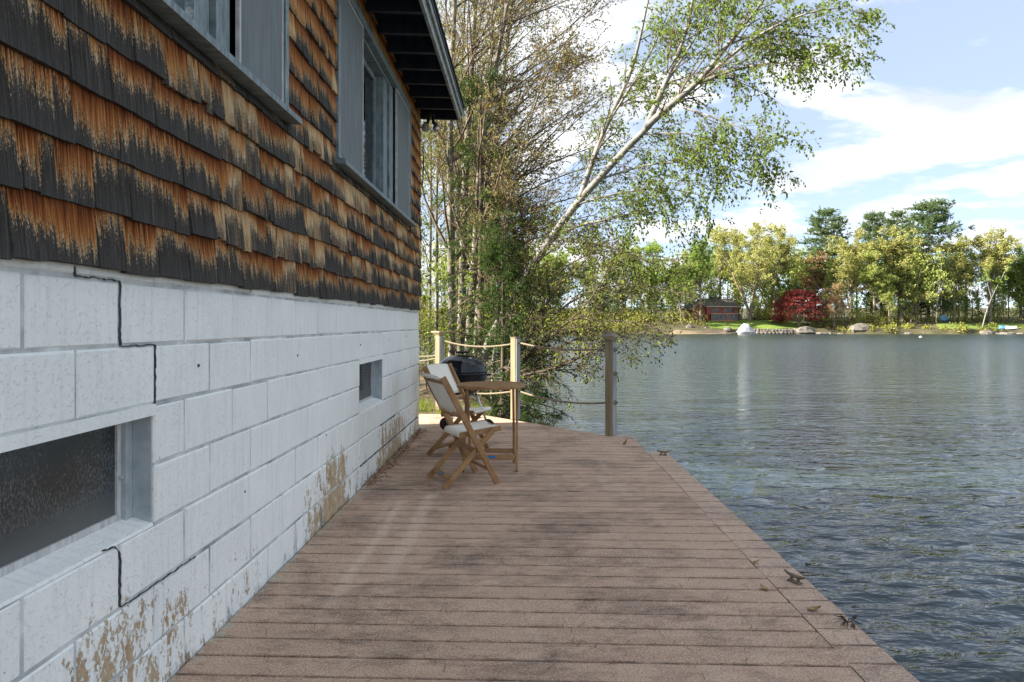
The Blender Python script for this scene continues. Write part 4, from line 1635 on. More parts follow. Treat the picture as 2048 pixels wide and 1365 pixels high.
def tubes_np(C, rad, n):
    B, K, _ = C.shape
    tan = np.empty_like(C)
    tan[:, 1:-1] = C[:, 2:] - C[:, :-2]
    tan[:, 0] = C[:, 1] - C[:, 0]
    tan[:, -1] = C[:, -1] - C[:, -2]
    tan = norm(tan)
    ref = np.where(np.abs(tan[:, :1, 2:3]) > .8, np.array([1.0, 0.1, 0]), np.array([0.05, 0.1, 1.0]))
    a = norm(ref - (ref * tan).sum(-1, keepdims=True) * tan)
    b = np.cross(tan, a)
    th = np.arange(n) * 2 * math.pi / n
    V = C[:, :, None, :] + rad[:, :, None, None] * (a[:, :, None, :] * np.cos(th)[None, None, :, None] + b[:, :, None, :] * np.sin(th)[None, None, :, None])
    idx = np.arange(B * K * n).reshape(B, K, n)
    nx = np.roll(idx, -1, 2)
    F = np.stack([idx[:, :-1], nx[:, :-1], nx[:, 1:], idx[:, 1:]], -1).reshape(-1, 4)
    return V.reshape(-1, 3), F


def merge(parts):
    Vs, Fs, o = [], [], 0
    for V, F in parts:
        Vs.append(V)
        Fs.append(F + o)
        o += len(V)
    return np.concatenate(Vs), np.concatenate(Fs)


def leaf_quads(c, d, size, rng, aspect=.62, hang=0.0, flat=0.0):
    """rhombic leaves at c pointing roughly along d"""
    n = len(c)
    d = norm(d + rng.normal(size=(n, 3)) * .7 + np.array([0, 0, -hang]))
    r = rng.normal(size=(n, 3))
    r[:, 2] *= (1 - flat)
    if flat > 0:
        s = norm(np.cross(d, np.array([0, 0, 1.0])) + r * (1 - flat) * .6)
    else:
        s = norm(r - (r * d).sum(-1, keepdims=True) * d)
    sz = size * rng.uniform(.6, 1.3, (n, 1))
    nrm = np.cross(d, s)
    v0 = c
    v1 = c + d * sz * .42 + s * sz * aspect * .5 + nrm * sz * .06
    v2 = c + d * sz
    v3 = c + d * sz * .42 - s * sz * aspect * .5 + nrm * sz * .06
    V = np.stack([v0, v1, v2, v3], 1).reshape(-1, 3)
    F = np.arange(n * 4).reshape(n, 4)
    return V, F


def add_shade(o, n, k, rng, vals=None):
    v = rng.random(n) if vals is None else vals
    o.data.attributes.new('shade', 'FLOAT', 'POINT').data.foreach_set('value', np.repeat(v, k).astype(np.float32))


def points_on(C, n, rng, t0=.15):
    B, K, _ = C.shape
    t = rng.uniform(t0, 1.0, (B, n)) * (K - 1)
    i0 = np.clip(t.astype(int), 0, K - 2)
    fr = (t - i0)[..., None]
    bi = np.arange(B)[:, None]
    p = C[bi, i0] * (1 - fr) + C[bi, i0 + 1] * fr
    d = norm(C[bi, i0 + 1] - C[bi, i0])
    return p.reshape(-1, 3), d.reshape(-1, 3)


def limb_arr(limbs, K=14):
    """limbs: list of (polyline world points, r0, r1) -> (B,K,3),(B,K)"""
    C = np.stack([resample(p, K) for p, _, _ in limbs])
    rad = np.stack([np.linspace(a, b_, K) for _, a, b_ in limbs])
    return C, rad


def L3(*pp):
    """(px,py,Y) triples -> world polyline"""
    return [P(*q) for q in pp]


# ---- leaning white birch
def birch():
    rng = np.random.default_rng(11)
    base = P(965, 706, 12.6)
    t = empty('birch_tree', (base[0] - .25, base[1], -0.12), 'white birch leaning far out over the lake with fresh green leaves', 'tree')
    main = [(base[0] - .25, base[1], -0.25)] + L3((965, 706, 12.6), (1012, 620, 12.4), (1061, 534, 12.1), (1108, 472, 11.8), (1135, 423, 11.6), (1199, 359, 11.3), (1250, 297, 11.0), (1300, 250, 10.8))
    limbs = [
        (main, .100, .050),
        (L3((1290, 256, 10.8), (1342, 209, 10.6), (1398, 166, 10.4), (1453, 92, 10.1), (1518, 15, 9.8), (1560, -50, 9.6)), .060, .014),
        (L3((1293, 255, 10.8), (1336, 154, 10.8), (1370, 77, 10.8), (1385, 0, 10.8), (1400, -60, 10.8)), .052, .015),
        (L3((1160, 395, 11.45), (1209, 256, 11.5), (1266, 144, 11.5), (1296, 0, 11.5), (1310, -60, 11.5)), .050, .014),
        (L3((1398, 166, 10.4), (1471, 138, 10.1), (1545, 126, 9.8), (1619, 123, 9.5), (1660, 135, 9.4)), .030, .006),
        (L3((1404, 160, 10.4), (1496, 83, 9.9), (1573, 40, 9.6), (1640, 18, 9.3), (1695, 16, 9.2)), .034, .005),
        (L3((1367, 215, 10.5), (1422, 234, 10.2), (1484, 255, 9.9), (1527, 292, 9.8)), .018, .004),
        (L3((1275, 270, 10.9), (1370, 265, 10.6), (1465, 292, 10.3), (1520, 330, 10.2)), .018, .004),
        (L3((1199, 359, 11.3), (1290, 330, 11.0), (1380, 322, 10.7), (1440, 350, 10.5)), .022, .004),
        (L3((1150, 410, 11.5), (1240, 385, 11.2), (1330, 375, 10.9), (1420, 395, 10.7)), .024, .004),
        (L3((1128, 464, 11.7), (1163, 448, 11.5), (1204, 443, 11.3), (1290, 420, 11.0), (1370, 440, 10.8)), .030, .004),
        (L3((1110, 478, 11.8), (1157, 483, 11.5), (1230, 495, 11.2), (1289, 517, 11.0), (1340, 560, 10.9)), .028, .004),
        (L3((1340, 155, 10.8), (1400, 60, 10.6), (1450, -20, 10.5)), .022, .006),
        (L3((1220, 240, 11.5), (1290, 130, 11.3), (1340, 20, 11.2), (1360, -40, 11.2)), .022, .006),
        (L3((1453, 92, 10.1), (1530, 60, 9.9), (1600, 70, 9.7), (1680, 80, 9.5)), .018, .004),
    ]
    C0, r0 = limb_arr(limbs)
    V, F = tubes_np(C0, r0, 10)
    np_mesh('trunk', V, F, M['birch'], t, True, org=t.location)
    C0b, r0b = C0[1:], r0[1:]
    C1, r1 = grow(C0b, r0b, 17, .45, 1.35, 38, rng, .08, 1.0, (0.10, -.03, 0.0), .03, .12, .38, minr=.0026)
    Cm, rm = grow(C0[:1], r0[:1], 16, .5, 1.3, 50, rng, .50, 1.0, (.15, 0, -.05), .05, .12, .15, minr=.003)
    C1 = np.concatenate([C1, Cm])
    r1 = np.concatenate([r1, rm])
    C2, r2 = grow(C1, r1, 8, .22, .70, 42, rng, .1, 1.0, (.05, 0, -.12), .09, .14, .55, minr=.0017)
    C3, r3 = grow(C2, r2, 3, .10, .34, 45, rng, .2, 1.0, (0, 0, -.25), .12, .15, .7, minr=.0013)
    V, F = merge([tubes_np(C1, r1, 4), tubes_np(C2, r2, 3), tubes_np(C3[:, [0, 2, 5]], r3[:, [0, 2, 5]], 3)])
    np_mesh('twigs', V, F, M['twig'], t, False, org=t.location)
    pa, da = points_on(C2, 4, rng, .2)
    pb, db = points_on(C3, 4, rng, .15)
    pts = np.concatenate([pa, pb])
    dd = np.concatenate([da, db])
    V, F = leaf_quads(pts, dd, .046, rng, .66, .5)
    o = np_mesh('crown', V, F, M['leaf_birch'], t, False, org=t.location)
    add_shade(o, len(pts), 4, rng)


birch()


# ---- grey-trunked maples behind the eave
def maple(px_pts, r0, label, seed, leafmat='leaf_maple', nlimb=13, bark='bark_grey', red=0.03, lmul=1.0, bias=(.36, 0, .14), group='grey trunks clustered at the corner of the house', tfrom=.22, extra=(), leafn=(7, 5), leafsize=.034, hmul=1.0):
    rng = np.random.default_rng(seed)
    pl = L3(*px_pts)
    bx, by = pl[0][0], pl[0][1]
    gz = float(bank_h(np.array(bx), np.array(by)))
    pl = [(bx - .01, by, gz - .2)] + pl
    t = empty('maple_tree', (bx, by, gz), label, 'tree', group)
    C0, R0 = limb_arr([(pl, r0, r0 * .28)], 22)
    V, F = tubes_np(C0, R0, 9)
    np_mesh('trunk', V, F, M[bark], t, True, org=t.location)
    C1, r1 = grow(C0, R0, int(nlimb * 1.9), 1.4 * lmul, 3.6 * lmul, 42, rng, tfrom, .92, bias, -.02, .09, .42, lenfall=.35, minr=.006)
    if extra:
        Ce, re_ = limb_arr([(L3(*e), .020, .005) for e in extra], NP * 2)
        C1 = np.concatenate([C1, Ce[:, :NP], Ce[:, NP - 1:-1]])
        r1 = np.concatenate([r1, re_[:, :NP], re_[:, NP - 1:-1]])
    C2, r2 = grow(C1, r1, 11, .5 * lmul, 1.3 * lmul, 36, rng, .12, 1.0, (.08, 0, .06), -.01, .11, .5, minr=.0028)
    C3, r3 = grow(C2, r2, 6, .16, .55, 38, rng, .15, 1.0, (0, 0, .05), 0, .13, .55, minr=.0019)
    V, F = merge([tubes_np(C1, r1, 6), tubes_np(C2[:, [0, 1, 3, 5]], r2[:, [0, 1, 3, 5]], 3), tubes_np(C3[:, [0, 2, 5]], r3[:, [0, 2, 5]], 3)])
    np_mesh('branches', V, F, M['twig'], t, False, org=t.location)
    pa, da = points_on(C3, leafn[0], rng, .35)
    pb, db = points_on(C2, leafn[1], rng, .5)
    pts = np.concatenate([pa, pb])
    dd = np.concatenate([da, db])
    isred = (rng.random(len(pts)) < red) if red else np.zeros(len(pts), bool)
    V, F = leaf_quads(pts[~isred], dd[~isred], leafsize, rng, .75, .15)
    o = np_mesh('crown', V, F, M[leafmat], t, False, org=t.location)
    add_shade(o, (~isred).sum(), 4, rng)
    if isred.any():
        V, F = leaf_quads(pts[isred], dd[isred], .034, rng, .75, .15)
        o2 = np_mesh('red_leaf_cluster', V, F, M['leaf_maple_red'], t, False, org=t.location)
        o2['kind'] = 'stuff'
        add_shade(o2, isred.sum(), 4, rng)


maple([(905, 760, 13.4), (904, 600, 13.4), (901, 400, 13.4), (899, 262, 13.4), (905, 100, 13.4), (912, -60, 13.4), (930, -330, 13.4)], .095, 'leftmost thick grey lichen-covered maple trunk, nearest the shingled wall', 31, nlimb=12)
maple([(920, 760, 13.9), (921, 690, 13.9), (926, 515, 13.9), (929, 369, 13.9), (937, 246, 13.9), (945, 92, 13.9), (952, 0, 13.9), (965, -300, 13.9)], .100, 'thick grey maple trunk second from the shingled wall', 32, nlimb=13)
maple([(932, 760, 13.0), (938, 685, 13.0), (952, 485, 13.0), (958, 330, 13.0), (968, 277, 13.0), (983, 154, 13.0), (1005, 77, 13.0), (1017, 0, 13.0), (1040, -200, 13.0)], .088, 'grey maple leaning right with brownish buds, third trunk from the wall', 33, nlimb=17, red=.05, extra=(
    ((955, 430, 13.0), (1050, 335, 12.8), (1150, 245, 12.6), (1235, 170, 12.4)),
    ((957, 400, 13.0), (1080, 335, 12.8), (1180, 295, 12.6), (1260, 275, 12.4)),
    ((952, 480, 13.0), (1060, 420, 12.8), (1160, 392, 12.6), (1250, 372, 12.4)),
    ((950, 520, 13.0), (1050, 470, 12.8), (1140, 440, 12.6), (1220, 425, 12.4)),
    ((956, 450, 13.0), (1070, 372, 12.8), (1170, 335, 12.6), (1255, 322, 12.4))))
maple([(950, 760, 14.6), (955, 620, 14.6), (965, 450, 14.6), (975, 330, 14.6), (994, 262, 14.6), (1014, 92, 14.6), (1030, -50, 14.6), (1050, -240, 14.6)], .075, 'slimmer grey maple just right of the leaning trunk, red-tinged buds', 34, nlimb=16, red=.07, extra=(
    ((975, 330, 14.6), (1070, 215, 14.3), (1170, 120, 14.0), (1245, 60, 13.8)),
    ((985, 290, 14.6), (1075, 150, 14.4), (1160, 50, 14.2), (1220, -20, 14.0)),
    ((972, 370, 14.6), (1080, 270, 14.3), (1180, 205, 14.0), (1262, 150, 13.8)),
    ((1005, 200, 14.6), (1090, 95, 14.4), (1180, 20, 14.2), (1250, -40, 14.0))))
maple([(985, 740, 12.3), (997, 623, 12.3), (1006, 515, 12.3), (1021, 392, 12.3), (1041, 300, 12.3), (1075, 190, 12.3), (1120, 90, 12.2)], .040, 'thin grey sapling crossing in front of the birch trunk', 35, nlimb=15, lmul=.62, red=.05, bias=(.30, 0, .1))
maple([(872, 760, 15.5), (874, 560, 15.5), (872, 400, 15.5), (878, 250, 15.5), (890, 60, 15.5), (900, -200, 15.5)], .050, 'slender trunk half hidden behind the wall corner', 36, nlimb=12, leafmat='leaf_bank', red=0)
maple([(912, 760, 16.5), (914, 520, 16.5), (916, 330, 16.5), (925, 120, 16.5), (935, -120, 16.5)], .055, 'thin straight trunk behind the two thick grey maples', 37, nlimb=14, leafmat='leaf_bank', red=.05)


maple([(858, 760, 18.5), (860, 560, 18.5), (862, 380, 18.5), (860, 180, 18.5), (866, 20, 18.5)], .05, 'far leafy sapling just clear of the wall corner', 38, nlimb=16, leafmat='leaf_bank', red=0, bias=(.1, 0, .1), leafsize=.055)
maple([(940, 750, 19.0), (944, 560, 19.0), (946, 400, 19.0), (955, 220, 19.0)], .05, 'leafy green sapling behind the leaning grey maple', 39, nlimb=16, leafmat='leaf_bank', red=0, bias=(.12, 0, .05), leafsize=.055)
maple([(985, 745, 16.0), (992, 640, 16.0), (1000, 540, 16.0), (1012, 440, 16.0)], .04, 'short leafy green sapling behind the birch base', 40, nlimb=14, lmul=.7, leafmat='leaf_bank', red=0, bias=(.2, 0, .05), leafsize=.055)


# ---- low bare limbs with small dark cones, spreading over the water
def alder():
    rng = np.random.default_rng(17)
    bx, by = P(1000, 780, 11.3)[0:2]
    gz = float(bank_h(np.array(bx), np.array(by)))
    t = empty('alder_shrub', (bx, by, gz), 'sprawling bare-limbed shrub with small dark cones hanging over the water', 'shrub')
    bs = [(bx, by, gz - .15), P(1000, 775, 11.3)]
    limbs = [
        (bs + L3((1020, 752, 11.2), (1070, 700, 11.0), (1110, 664, 10.8), (1166, 622, 10.6), (1192, 587, 10.5), (1215, 540, 10.4)), .042, .008),
        (bs + L3((1040, 748, 11.0), (1104, 742, 10.7), (1157, 719, 10.5), (1204, 687, 10.3), (1250, 672, 10.2)), .044, .008),
        (bs + L3((1050, 690, 11.2), (1081, 631, 11.2), (1104, 584, 11.2), (1157, 537, 11.1), (1198, 493, 11.0)), .036, .007),
        (bs + L3((1060, 700, 11.0), (1120, 655, 10.8), (1200, 640, 10.5), (1280, 640, 10.2), (1330, 662, 10.0)), .030, .006),
        (bs + L3((1080, 720, 11.0), (1160, 668, 10.7), (1240, 668, 10.4), (1310, 690, 10.2)), .026, .005),
        (bs + L3((1070, 660, 11.2), (1140, 600, 11.0), (1230, 560, 10.7), (1320, 570, 10.5), (1390, 600, 10.3)), .028, .005),
        (bs + L3((1060, 620, 11.3), (1110, 545, 11.3), (1170, 500, 11.3), (1260, 500, 11.1), (1350, 520, 10.8)), .026, .005),
        (bs + L3((1020, 640, 11.4), (1040, 560, 11.5), (1090, 500, 11.5), (1170, 470, 11.4)), .026, .005),
    ]
    C0, r0 = limb_arr(limbs)
    V, F = tubes_np(C0, r0, 8)
    np_mesh('limbs', V, F, M['bark_dark'], t, True, org=t.location)
    C1, r1 = grow(C0, r0, 26, .4, 1.2, 42, rng, .3, 1.0, (.18, -.02, .02), .0, .14, .45, minr=.0032)
    C2, r2 = grow(C1, r1, 10, .16, .50, 42, rng, .15, 1.0, (.08, 0, 0), .02, .16, .55, minr=.002)
    C3, r3 = grow(C2, r2, 2, .06, .2, 45, rng, .3, 1.0, (0, 0, 0), .02, .16, .6, minr=.0014)
    V, F = merge([tubes_np(C1, r1, 4), tubes_np(C2, r2, 3), tubes_np(C3[:, [0, 2, 5]], r3[:, [0, 2, 5]], 3)])
    np_mesh('twigs', V, F, M['twig'], t, False, org=t.location)
    # cones: small octahedra at twig ends
    ends = np.concatenate([C3[:, -1], C2[:, -1]])
    ends = ends[rng.random(len(ends)) < .34]
    n = len(ends)
    s = .0115 * rng.uniform(.7, 1.3, (n, 1, 1))
    oct_ = np.array([[1, 0, 0], [0, 1, 0], [-1, 0, 0], [0, -1, 0], [0, 0, 1.3], [0, 0, -1.3]])
    V = (ends[:, None, :] + oct_[None] * s).reshape(-1, 3)
    f = np.array([[0, 1, 4], [1, 2, 4], [2, 3, 4], [3, 0, 4], [1, 0, 5], [2, 1, 5], [3, 2, 5], [0, 3, 5]])
    F = (np.arange(n)[:, None, None] * 6 + f[None]).reshape(-1, 3)
    tag(np_mesh('cones', V, F, M['cone'], t, False, org=t.location), kind='stuff')
    # sparse young leaves, thicker on the inner half
    pa, da = points_on(C2, 4, rng, .3)
    keep = rng.random(len(pa)) < np.clip(.95 - (pa[:, 0] - .2) * .20, .35, .95)
    V, F = leaf_quads(pa[keep], da[keep], .044, rng, .7, .2)
    o = np_mesh('crown', V, F, M['leaf_bank'], t, False, org=t.location)
    add_shade(o, keep.sum(), 4, rng)


alder()


# ---- hemlocks
def hemlock(px, Y, z_low, height, spread, label, seed, nb=46, lean=(0, 0), droop=.10, low_t=.02, rightbias=0.25, needles=9):
    rng = np.random.default_rng(seed)
    bx = (px - 1050) / 1365 * Y
    gz = float(bank_h(np.array(bx), np.array(Y)))
    t = empty('hemlock_tree', (bx, Y, gz), label, 'tree')
    tr = [(bx, Y, gz - .2), (bx + lean[0] * .4, Y, gz + height * .4), (bx + lean[0], Y + lean[1], gz + height)]
    C0, r0 = limb_arr([(tr, .012 * height + .012, .008)], 16)
    V, F = tubes_np(C0, r0, 8)
    np_mesh('trunk', V, F, M['bark_dark'], t, True, org=t.location)
    C1, r1 = grow(C0, r0, nb, spread * .75, spread * 1.15, 88, rng, low_t, 1.0, (rightbias, -.12, -.05), droop, .08, .3, flat=.75, lenfall=.85, minr=.004)
    C2, r2 = grow(C1, r1, 11, .22, .62, 55, rng, .12, 1.0, (0, 0, -.08), .10, .08, .5, flat=.85, lenfall=.6, minr=.0018)
    C3, r3 = grow(C2, r2, 6, .06, .22, 50, rng, .1, 1.0, (0, 0, -.06), .08, .08, .5, flat=.85, lenfall=.5, minr=.001)
    V, F = merge([tubes_np(C1, r1, 4), tubes_np(C2[:, [0, 2, 5]], r2[:, [0, 2, 5]], 3)])
    np_mesh('branches', V, F, M['bark_dark'], t, False, org=t.location)
    pa, da = points_on(C3, needles, rng, .0)
    pb, db = points_on(C2, 8, rng, .2)
    pts = np.concatenate([pa, pb])
    dd = np.concatenate([da, db])
    V, F = leaf_quads(pts, dd, .040, rng, .34, .1, .6)
    o = np_mesh('crown', V, F, M['needle'], t, False, org=t.location)
    add_shade(o, len(pts), 4, rng)


hemlock(1006, 11.2, 0, 3.1, 1.35, 'low drooping hemlock spreading over the water behind the middle post', 51, nb=60, droop=.15, rightbias=.32)
hemlock(962, 12.6, 0, 6.0, 1.6, 'taller dark hemlock among the grey maple trunks', 52, nb=80, needles=7)
hemlock(1030, 13.4, 0, 4.3, 1.35, 'dark hemlock rising behind the leaning birch trunk', 53, nb=60, needles=7)


# ---- leafy undergrowth on the bank (nobody could count it)
def understory():
    rng = np.random.default_rng(61)
    P_, D_ = [], []
    tubes = []
    for i in range(120):
        x = rng.uniform(-8.5, -.1)
        y = rng.uniform(11.2, 22)
        gz = float(bank_h(np.array(x), np.array(y)))
        if gz < -.9:
            continue
        h = rng.uniform(.7, 3.4)
        C0, r0 = limb_arr([([(x, y, gz - .1), (x + rng.normal(0, .1), y, gz + h * .5), (x + rng.normal(0, .25), y, gz + h)], .012, .004)], 8)
        C1, r1 = grow(C0, r0, 12, .4, .9, 50, rng, .1, 1.0, (0, 0, .1), 0, .14, .5, minr=.003)
        C2, r2 = grow(C1, r1, 5, .15, .4, 45, rng, .2, 1.0, (0, 0, 0), 0, .15, .5, minr=.0018)
        tubes += [tubes_np(C0, r0, 4), tubes_np(C1[:, [0, 2, 5]], r1[:, [0, 2, 5]], 3), tubes_np(C2[:, [0, 5]], r2[:, [0, 5]], 3)]
        p, d = points_on(C2, 5, rng, .2)
        P_.append(p)
        D_.append(d)
    V, F = merge(tubes)
    o = np_mesh('brush_stems', V, F, M['twig'])
    tag(o, 'tangle of thin brush stems on the bank behind the grill', 'brush', kind='stuff')
    pts = np.concatenate(P_)
    dd = np.concatenate(D_)
    V, F = leaf_quads(pts, dd, .06, rng, .7, .1)
    o = np_mesh('undergrowth', V, F, M['leaf_bank'])
    add_shade(o, len(pts), 4, rng)
    tag(o, 'yellow-green undergrowth leaves on the bank behind the house corner', 'undergrowth', kind='stuff')
    # grass and litter at the deck end
    n = 2600
    x = rng.uniform(-2.2, -.5, n)
    y = rng.uniform(9.45, 11.0, n)
    clump = rng.integers(0, 40, n)
    cx = rng.uniform(-2.0, -.6, 40)[clump]
    cy = rng.uniform(9.5, 11, 40)[clump]
    x = cx + rng.normal(0, .06, n)
    y = np.maximum(cy + rng.normal(0, .06, n), 9.45)
    z = bank_h(x, y)
    c = np.stack([x, y, z - .01], -1)
    d = norm(np.stack([rng.normal(0, .35, n), rng.normal(0, .35, n), np.ones(n)], -1))
    l = rng.uniform(.06, .2, (n, 1))
    s = norm(np.cross(d, rng.normal(size=(n, 3)))) * .004
    V = np.stack([c - s, c + s, c + d * l], 1).reshape(-1, 3)
    F = np.arange(n * 3).reshape(n, 3)
    o = np_mesh('grass_tufts', V, F, M['leaf_bank'])
    add_shade(o, n, 3, rng)
    tag(o, 'thin grass tufts at the far end of the deck', 'grass', kind='stuff')


understory()


# ------------------------------------------------------------------ far trees
def far_proto_broad(seed, stems=1, fork=.35, spreadang=36, limbs=13, crown_lo=.3, leafn=14, dens=1.0, leafs=.0140):
    """unit tree: height 1, crown width about 1 (scaled later): trunk mesh + crown mesh"""
    rng = np.random.default_rng(seed)
    L0 = []
    for s in range(stems):
        a = 2 * math.pi * s / max(stems, 1) + rng.uniform(0, 1)
        o = .10 * (stems > 1)
        f = [(0, 0, -.02), (o * .25 * math.cos(a), o * .25 * math.sin(a), fork * .6), (o * math.cos(a) * 1.4, o * math.sin(a) * 1.4, fork * 1.35), (o * 2.2 * math.cos(a) + rng.normal(0, .02), o * 2.2 * math.sin(a) + rng.normal(0, .02), .86 + rng.uniform(-.04, .04))]
        L0.append((f, .017 if stems == 1 else .014, .003))
    C0, r0 = limb_arr(L0, 16)
    n1 = limbs if stems == 1 else max(6, int(limbs * 1.5 / stems))
    C1, r1 = grow(C0, r0, n1, .26, .46, spreadang * 1.25, rng, crown_lo, 1.0, (0, 0, .42), -.05, .09, .5, lenfall=.42, minr=.0016)
    C2, r2 = grow(C1, r1, 7, .10, .22, 42, rng, .2, 1.0, (0, 0, .18), -.02, .12, .5, minr=.0009)
    C3, r3 = grow(C2, r2, 6, .035, .085, 48, rng, .2, 1.0, (0, 0, .1), 0, .15, .5, minr=.0005)
    tv = merge([tubes_np(C0, r0, 7), tubes_np(C1, r1, 5), tubes_np(C2, r2, 3)])
    pa, da = points_on(C3, leafn, rng, .1)
    pb, db = points_on(C2, 4, rng, .4)
    pts = np.concatenate([pa, pb])
    pts = pts + rng.normal(size=pts.shape) * .008
    dd = np.concatenate([da, db])
    k = rng.random(len(pts)) < dens
    lv = leaf_quads(pts[k], dd[k], leafs, rng, .85, 0)
    return tv, lv, int(k.sum())


def far_proto_dome(seed):
    """rounded ornamental crown in layered sprays down almost to the ground"""
    rng = np.random.default_rng(seed)
    L0 = []
    for s in range(5):
        a = 2 * math.pi * s / 5
        L0.append(([(0, 0, -.02), (.02 * math.cos(a), .02 * math.sin(a), .14), (.16 * math.cos(a), .16 * math.sin(a), .5), (.26 * math.cos(a), .26 * math.sin(a), .8)], .018, .004))
    C0, r0 = limb_arr(L0, 16)
    n = 170
    u = rng.uniform(0, 1, n) ** .75
    az = rng.uniform(0, 2 * math.pi, n)
    zz = .14 + .82 * u
    rad = .50 * np.sqrt(np.clip(1 - ((zz - .34) / .64) ** 2, .02, 1)) * rng.uniform(.5, 1.0, n) ** .5
    c = np.stack([rad * np.cos(az), rad * np.sin(az), zz], -1)
    m = 70
    off = rng.normal(size=(n, m, 3)) * np.array([.052, .052, .017])
    pts = (c[:, None, :] + off).reshape(-1, 3)
    pts[:, 2] -= .35 * (np.hypot(off[..., 0], off[..., 1]).reshape(-1))
    dd = norm(np.concatenate([off[..., :2].reshape(-1, 2), np.full((n * m, 1), -.03)], 1))
    lv = leaf_quads(pts, dd, .030, rng, .7, 0)
    return tubes_np(C0, r0, 7), lv, n * m


def far_proto_pine(seed, lo=.28, sparse=1.0):
    rng = np.random.default_rng(seed)
    C0, r0 = limb_arr([([(0, 0, -.02), (rng.normal(0, .006), 0, .5), (rng.normal(0, .01), 0, 1.0)], .013, .0025)], 16)
    nw = int(13 * sparse)
    tw_ = lo + (1 - lo) * (np.arange(nw) + rng.uniform(-.25, .25, nw)) / nw
    t, az, wls = [], [], []
    for q in tw_:
        m = rng.integers(6, 10)
        wl = rng.uniform(.6, 1.2)
        a0 = rng.uniform(0, 6.28)
        for j in range(m):
            wls.append(wl)
            t.append(q + rng.normal(0, .004))
            az.append(a0 + 2 * math.pi * j / m + rng.normal(0, .3))
    t = np.clip(np.array(t), lo, .985)
    az = np.array(az)
    nb = len(t)
    u = (t - lo) / (1 - lo)
    ln = (.045 + .31 * (1 - u) ** .62 * np.clip(.45 + u * 1.6, 0, 1)) * rng.uniform(.6, 1.15, nb) * np.array(wls)
    ln[rng.random(nb) < .12] *= .35
    p0 = np.stack([np.interp(t, np.linspace(-.02, 1, 16), C0[0, :, 0]), np.zeros(nb), t], -1)
    d = norm(np.stack([np.cos(az), np.sin(az), rng.uniform(-.12, .10, nb) + .40 * u ** 3], -1))
    pts = [p0]
    p = p0
    for k in range(NP - 1):
        d = norm(d + rng.normal(size=d.shape) * .05 + np.array([0, 0, .035]))
        p = p + d * (ln[:, None] / (NP - 1))
        pts.append(p)
    C1 = np.stack(pts, 1)
    r1 = np.maximum((.0048 * (1 - .6 * t))[:, None] * np.linspace(1, .3, NP)[None], .0008)
    C2, r2 = grow(C1, r1, 12, .035, .095, 55, rng, .30, 1.0, (0, 0, .03), -.04, .06, .5, flat=.96, lenfall=.3, minr=.0006)
    tv = merge([tubes_np(C0, r0, 7), tubes_np(C1, r1, 4)])
    pa, da = points_on(C2, 17, rng, .1)
    dd = norm(da + np.array([0, 0, .15]))
    lv = leaf_quads(pa, dd, .019, rng, .34, 0)
    return tv, lv, len(pa)


PRO = {
    'oak': far_proto_broad(101, 1, .34, 38, 20, .24),
    'spread': far_proto_broad(102, 3, .30, 40, 24, .32, 12, .95),
    'twin': far_proto_broad(103, 2, .36, 36, 19, .28),
    'dense': far_proto_broad(104, 1, .25, 42, 32, .10, 14),
    'tall': far_proto_broad(105, 1, .45, 34, 22, .34, 14),
    'round': far_proto_dome(106),
    'pine': far_proto_pine(107, .30),
    'pine2': far_proto_pine(131, .34, 1.15),
    'spruce': far_proto_pine(109, .06, 1.5),
}
PMESH = {}
for k, (tv, lv, n) in PRO.items():
    def mk(nm, VF, mat, smoothf):
        o = np_mesh(nm, VF[0], VF[1], mat, None, smoothf)
        me = o.data
        bpy.data.objects.remove(o)
        return me
    tm = mk('far_trunk', tv, M['pine_bark'] if 'pine' in k or k == 'spruce' else M['far_bark'], True)
    lm = mk('far_crown', lv, M['far_leaf'], False)
    lm.attributes.new('shade', 'FLOAT', 'POINT').data.foreach_set('value', np.repeat(np.random.default_rng(5).random(n), 4).astype(np.float32))
    w = np.percentile(np.abs(lv[0][:, 0] - 0), 97) * 2
    h = lv[0][:, 2].max()
    PMESH[k] = (tm, lm, w, h)

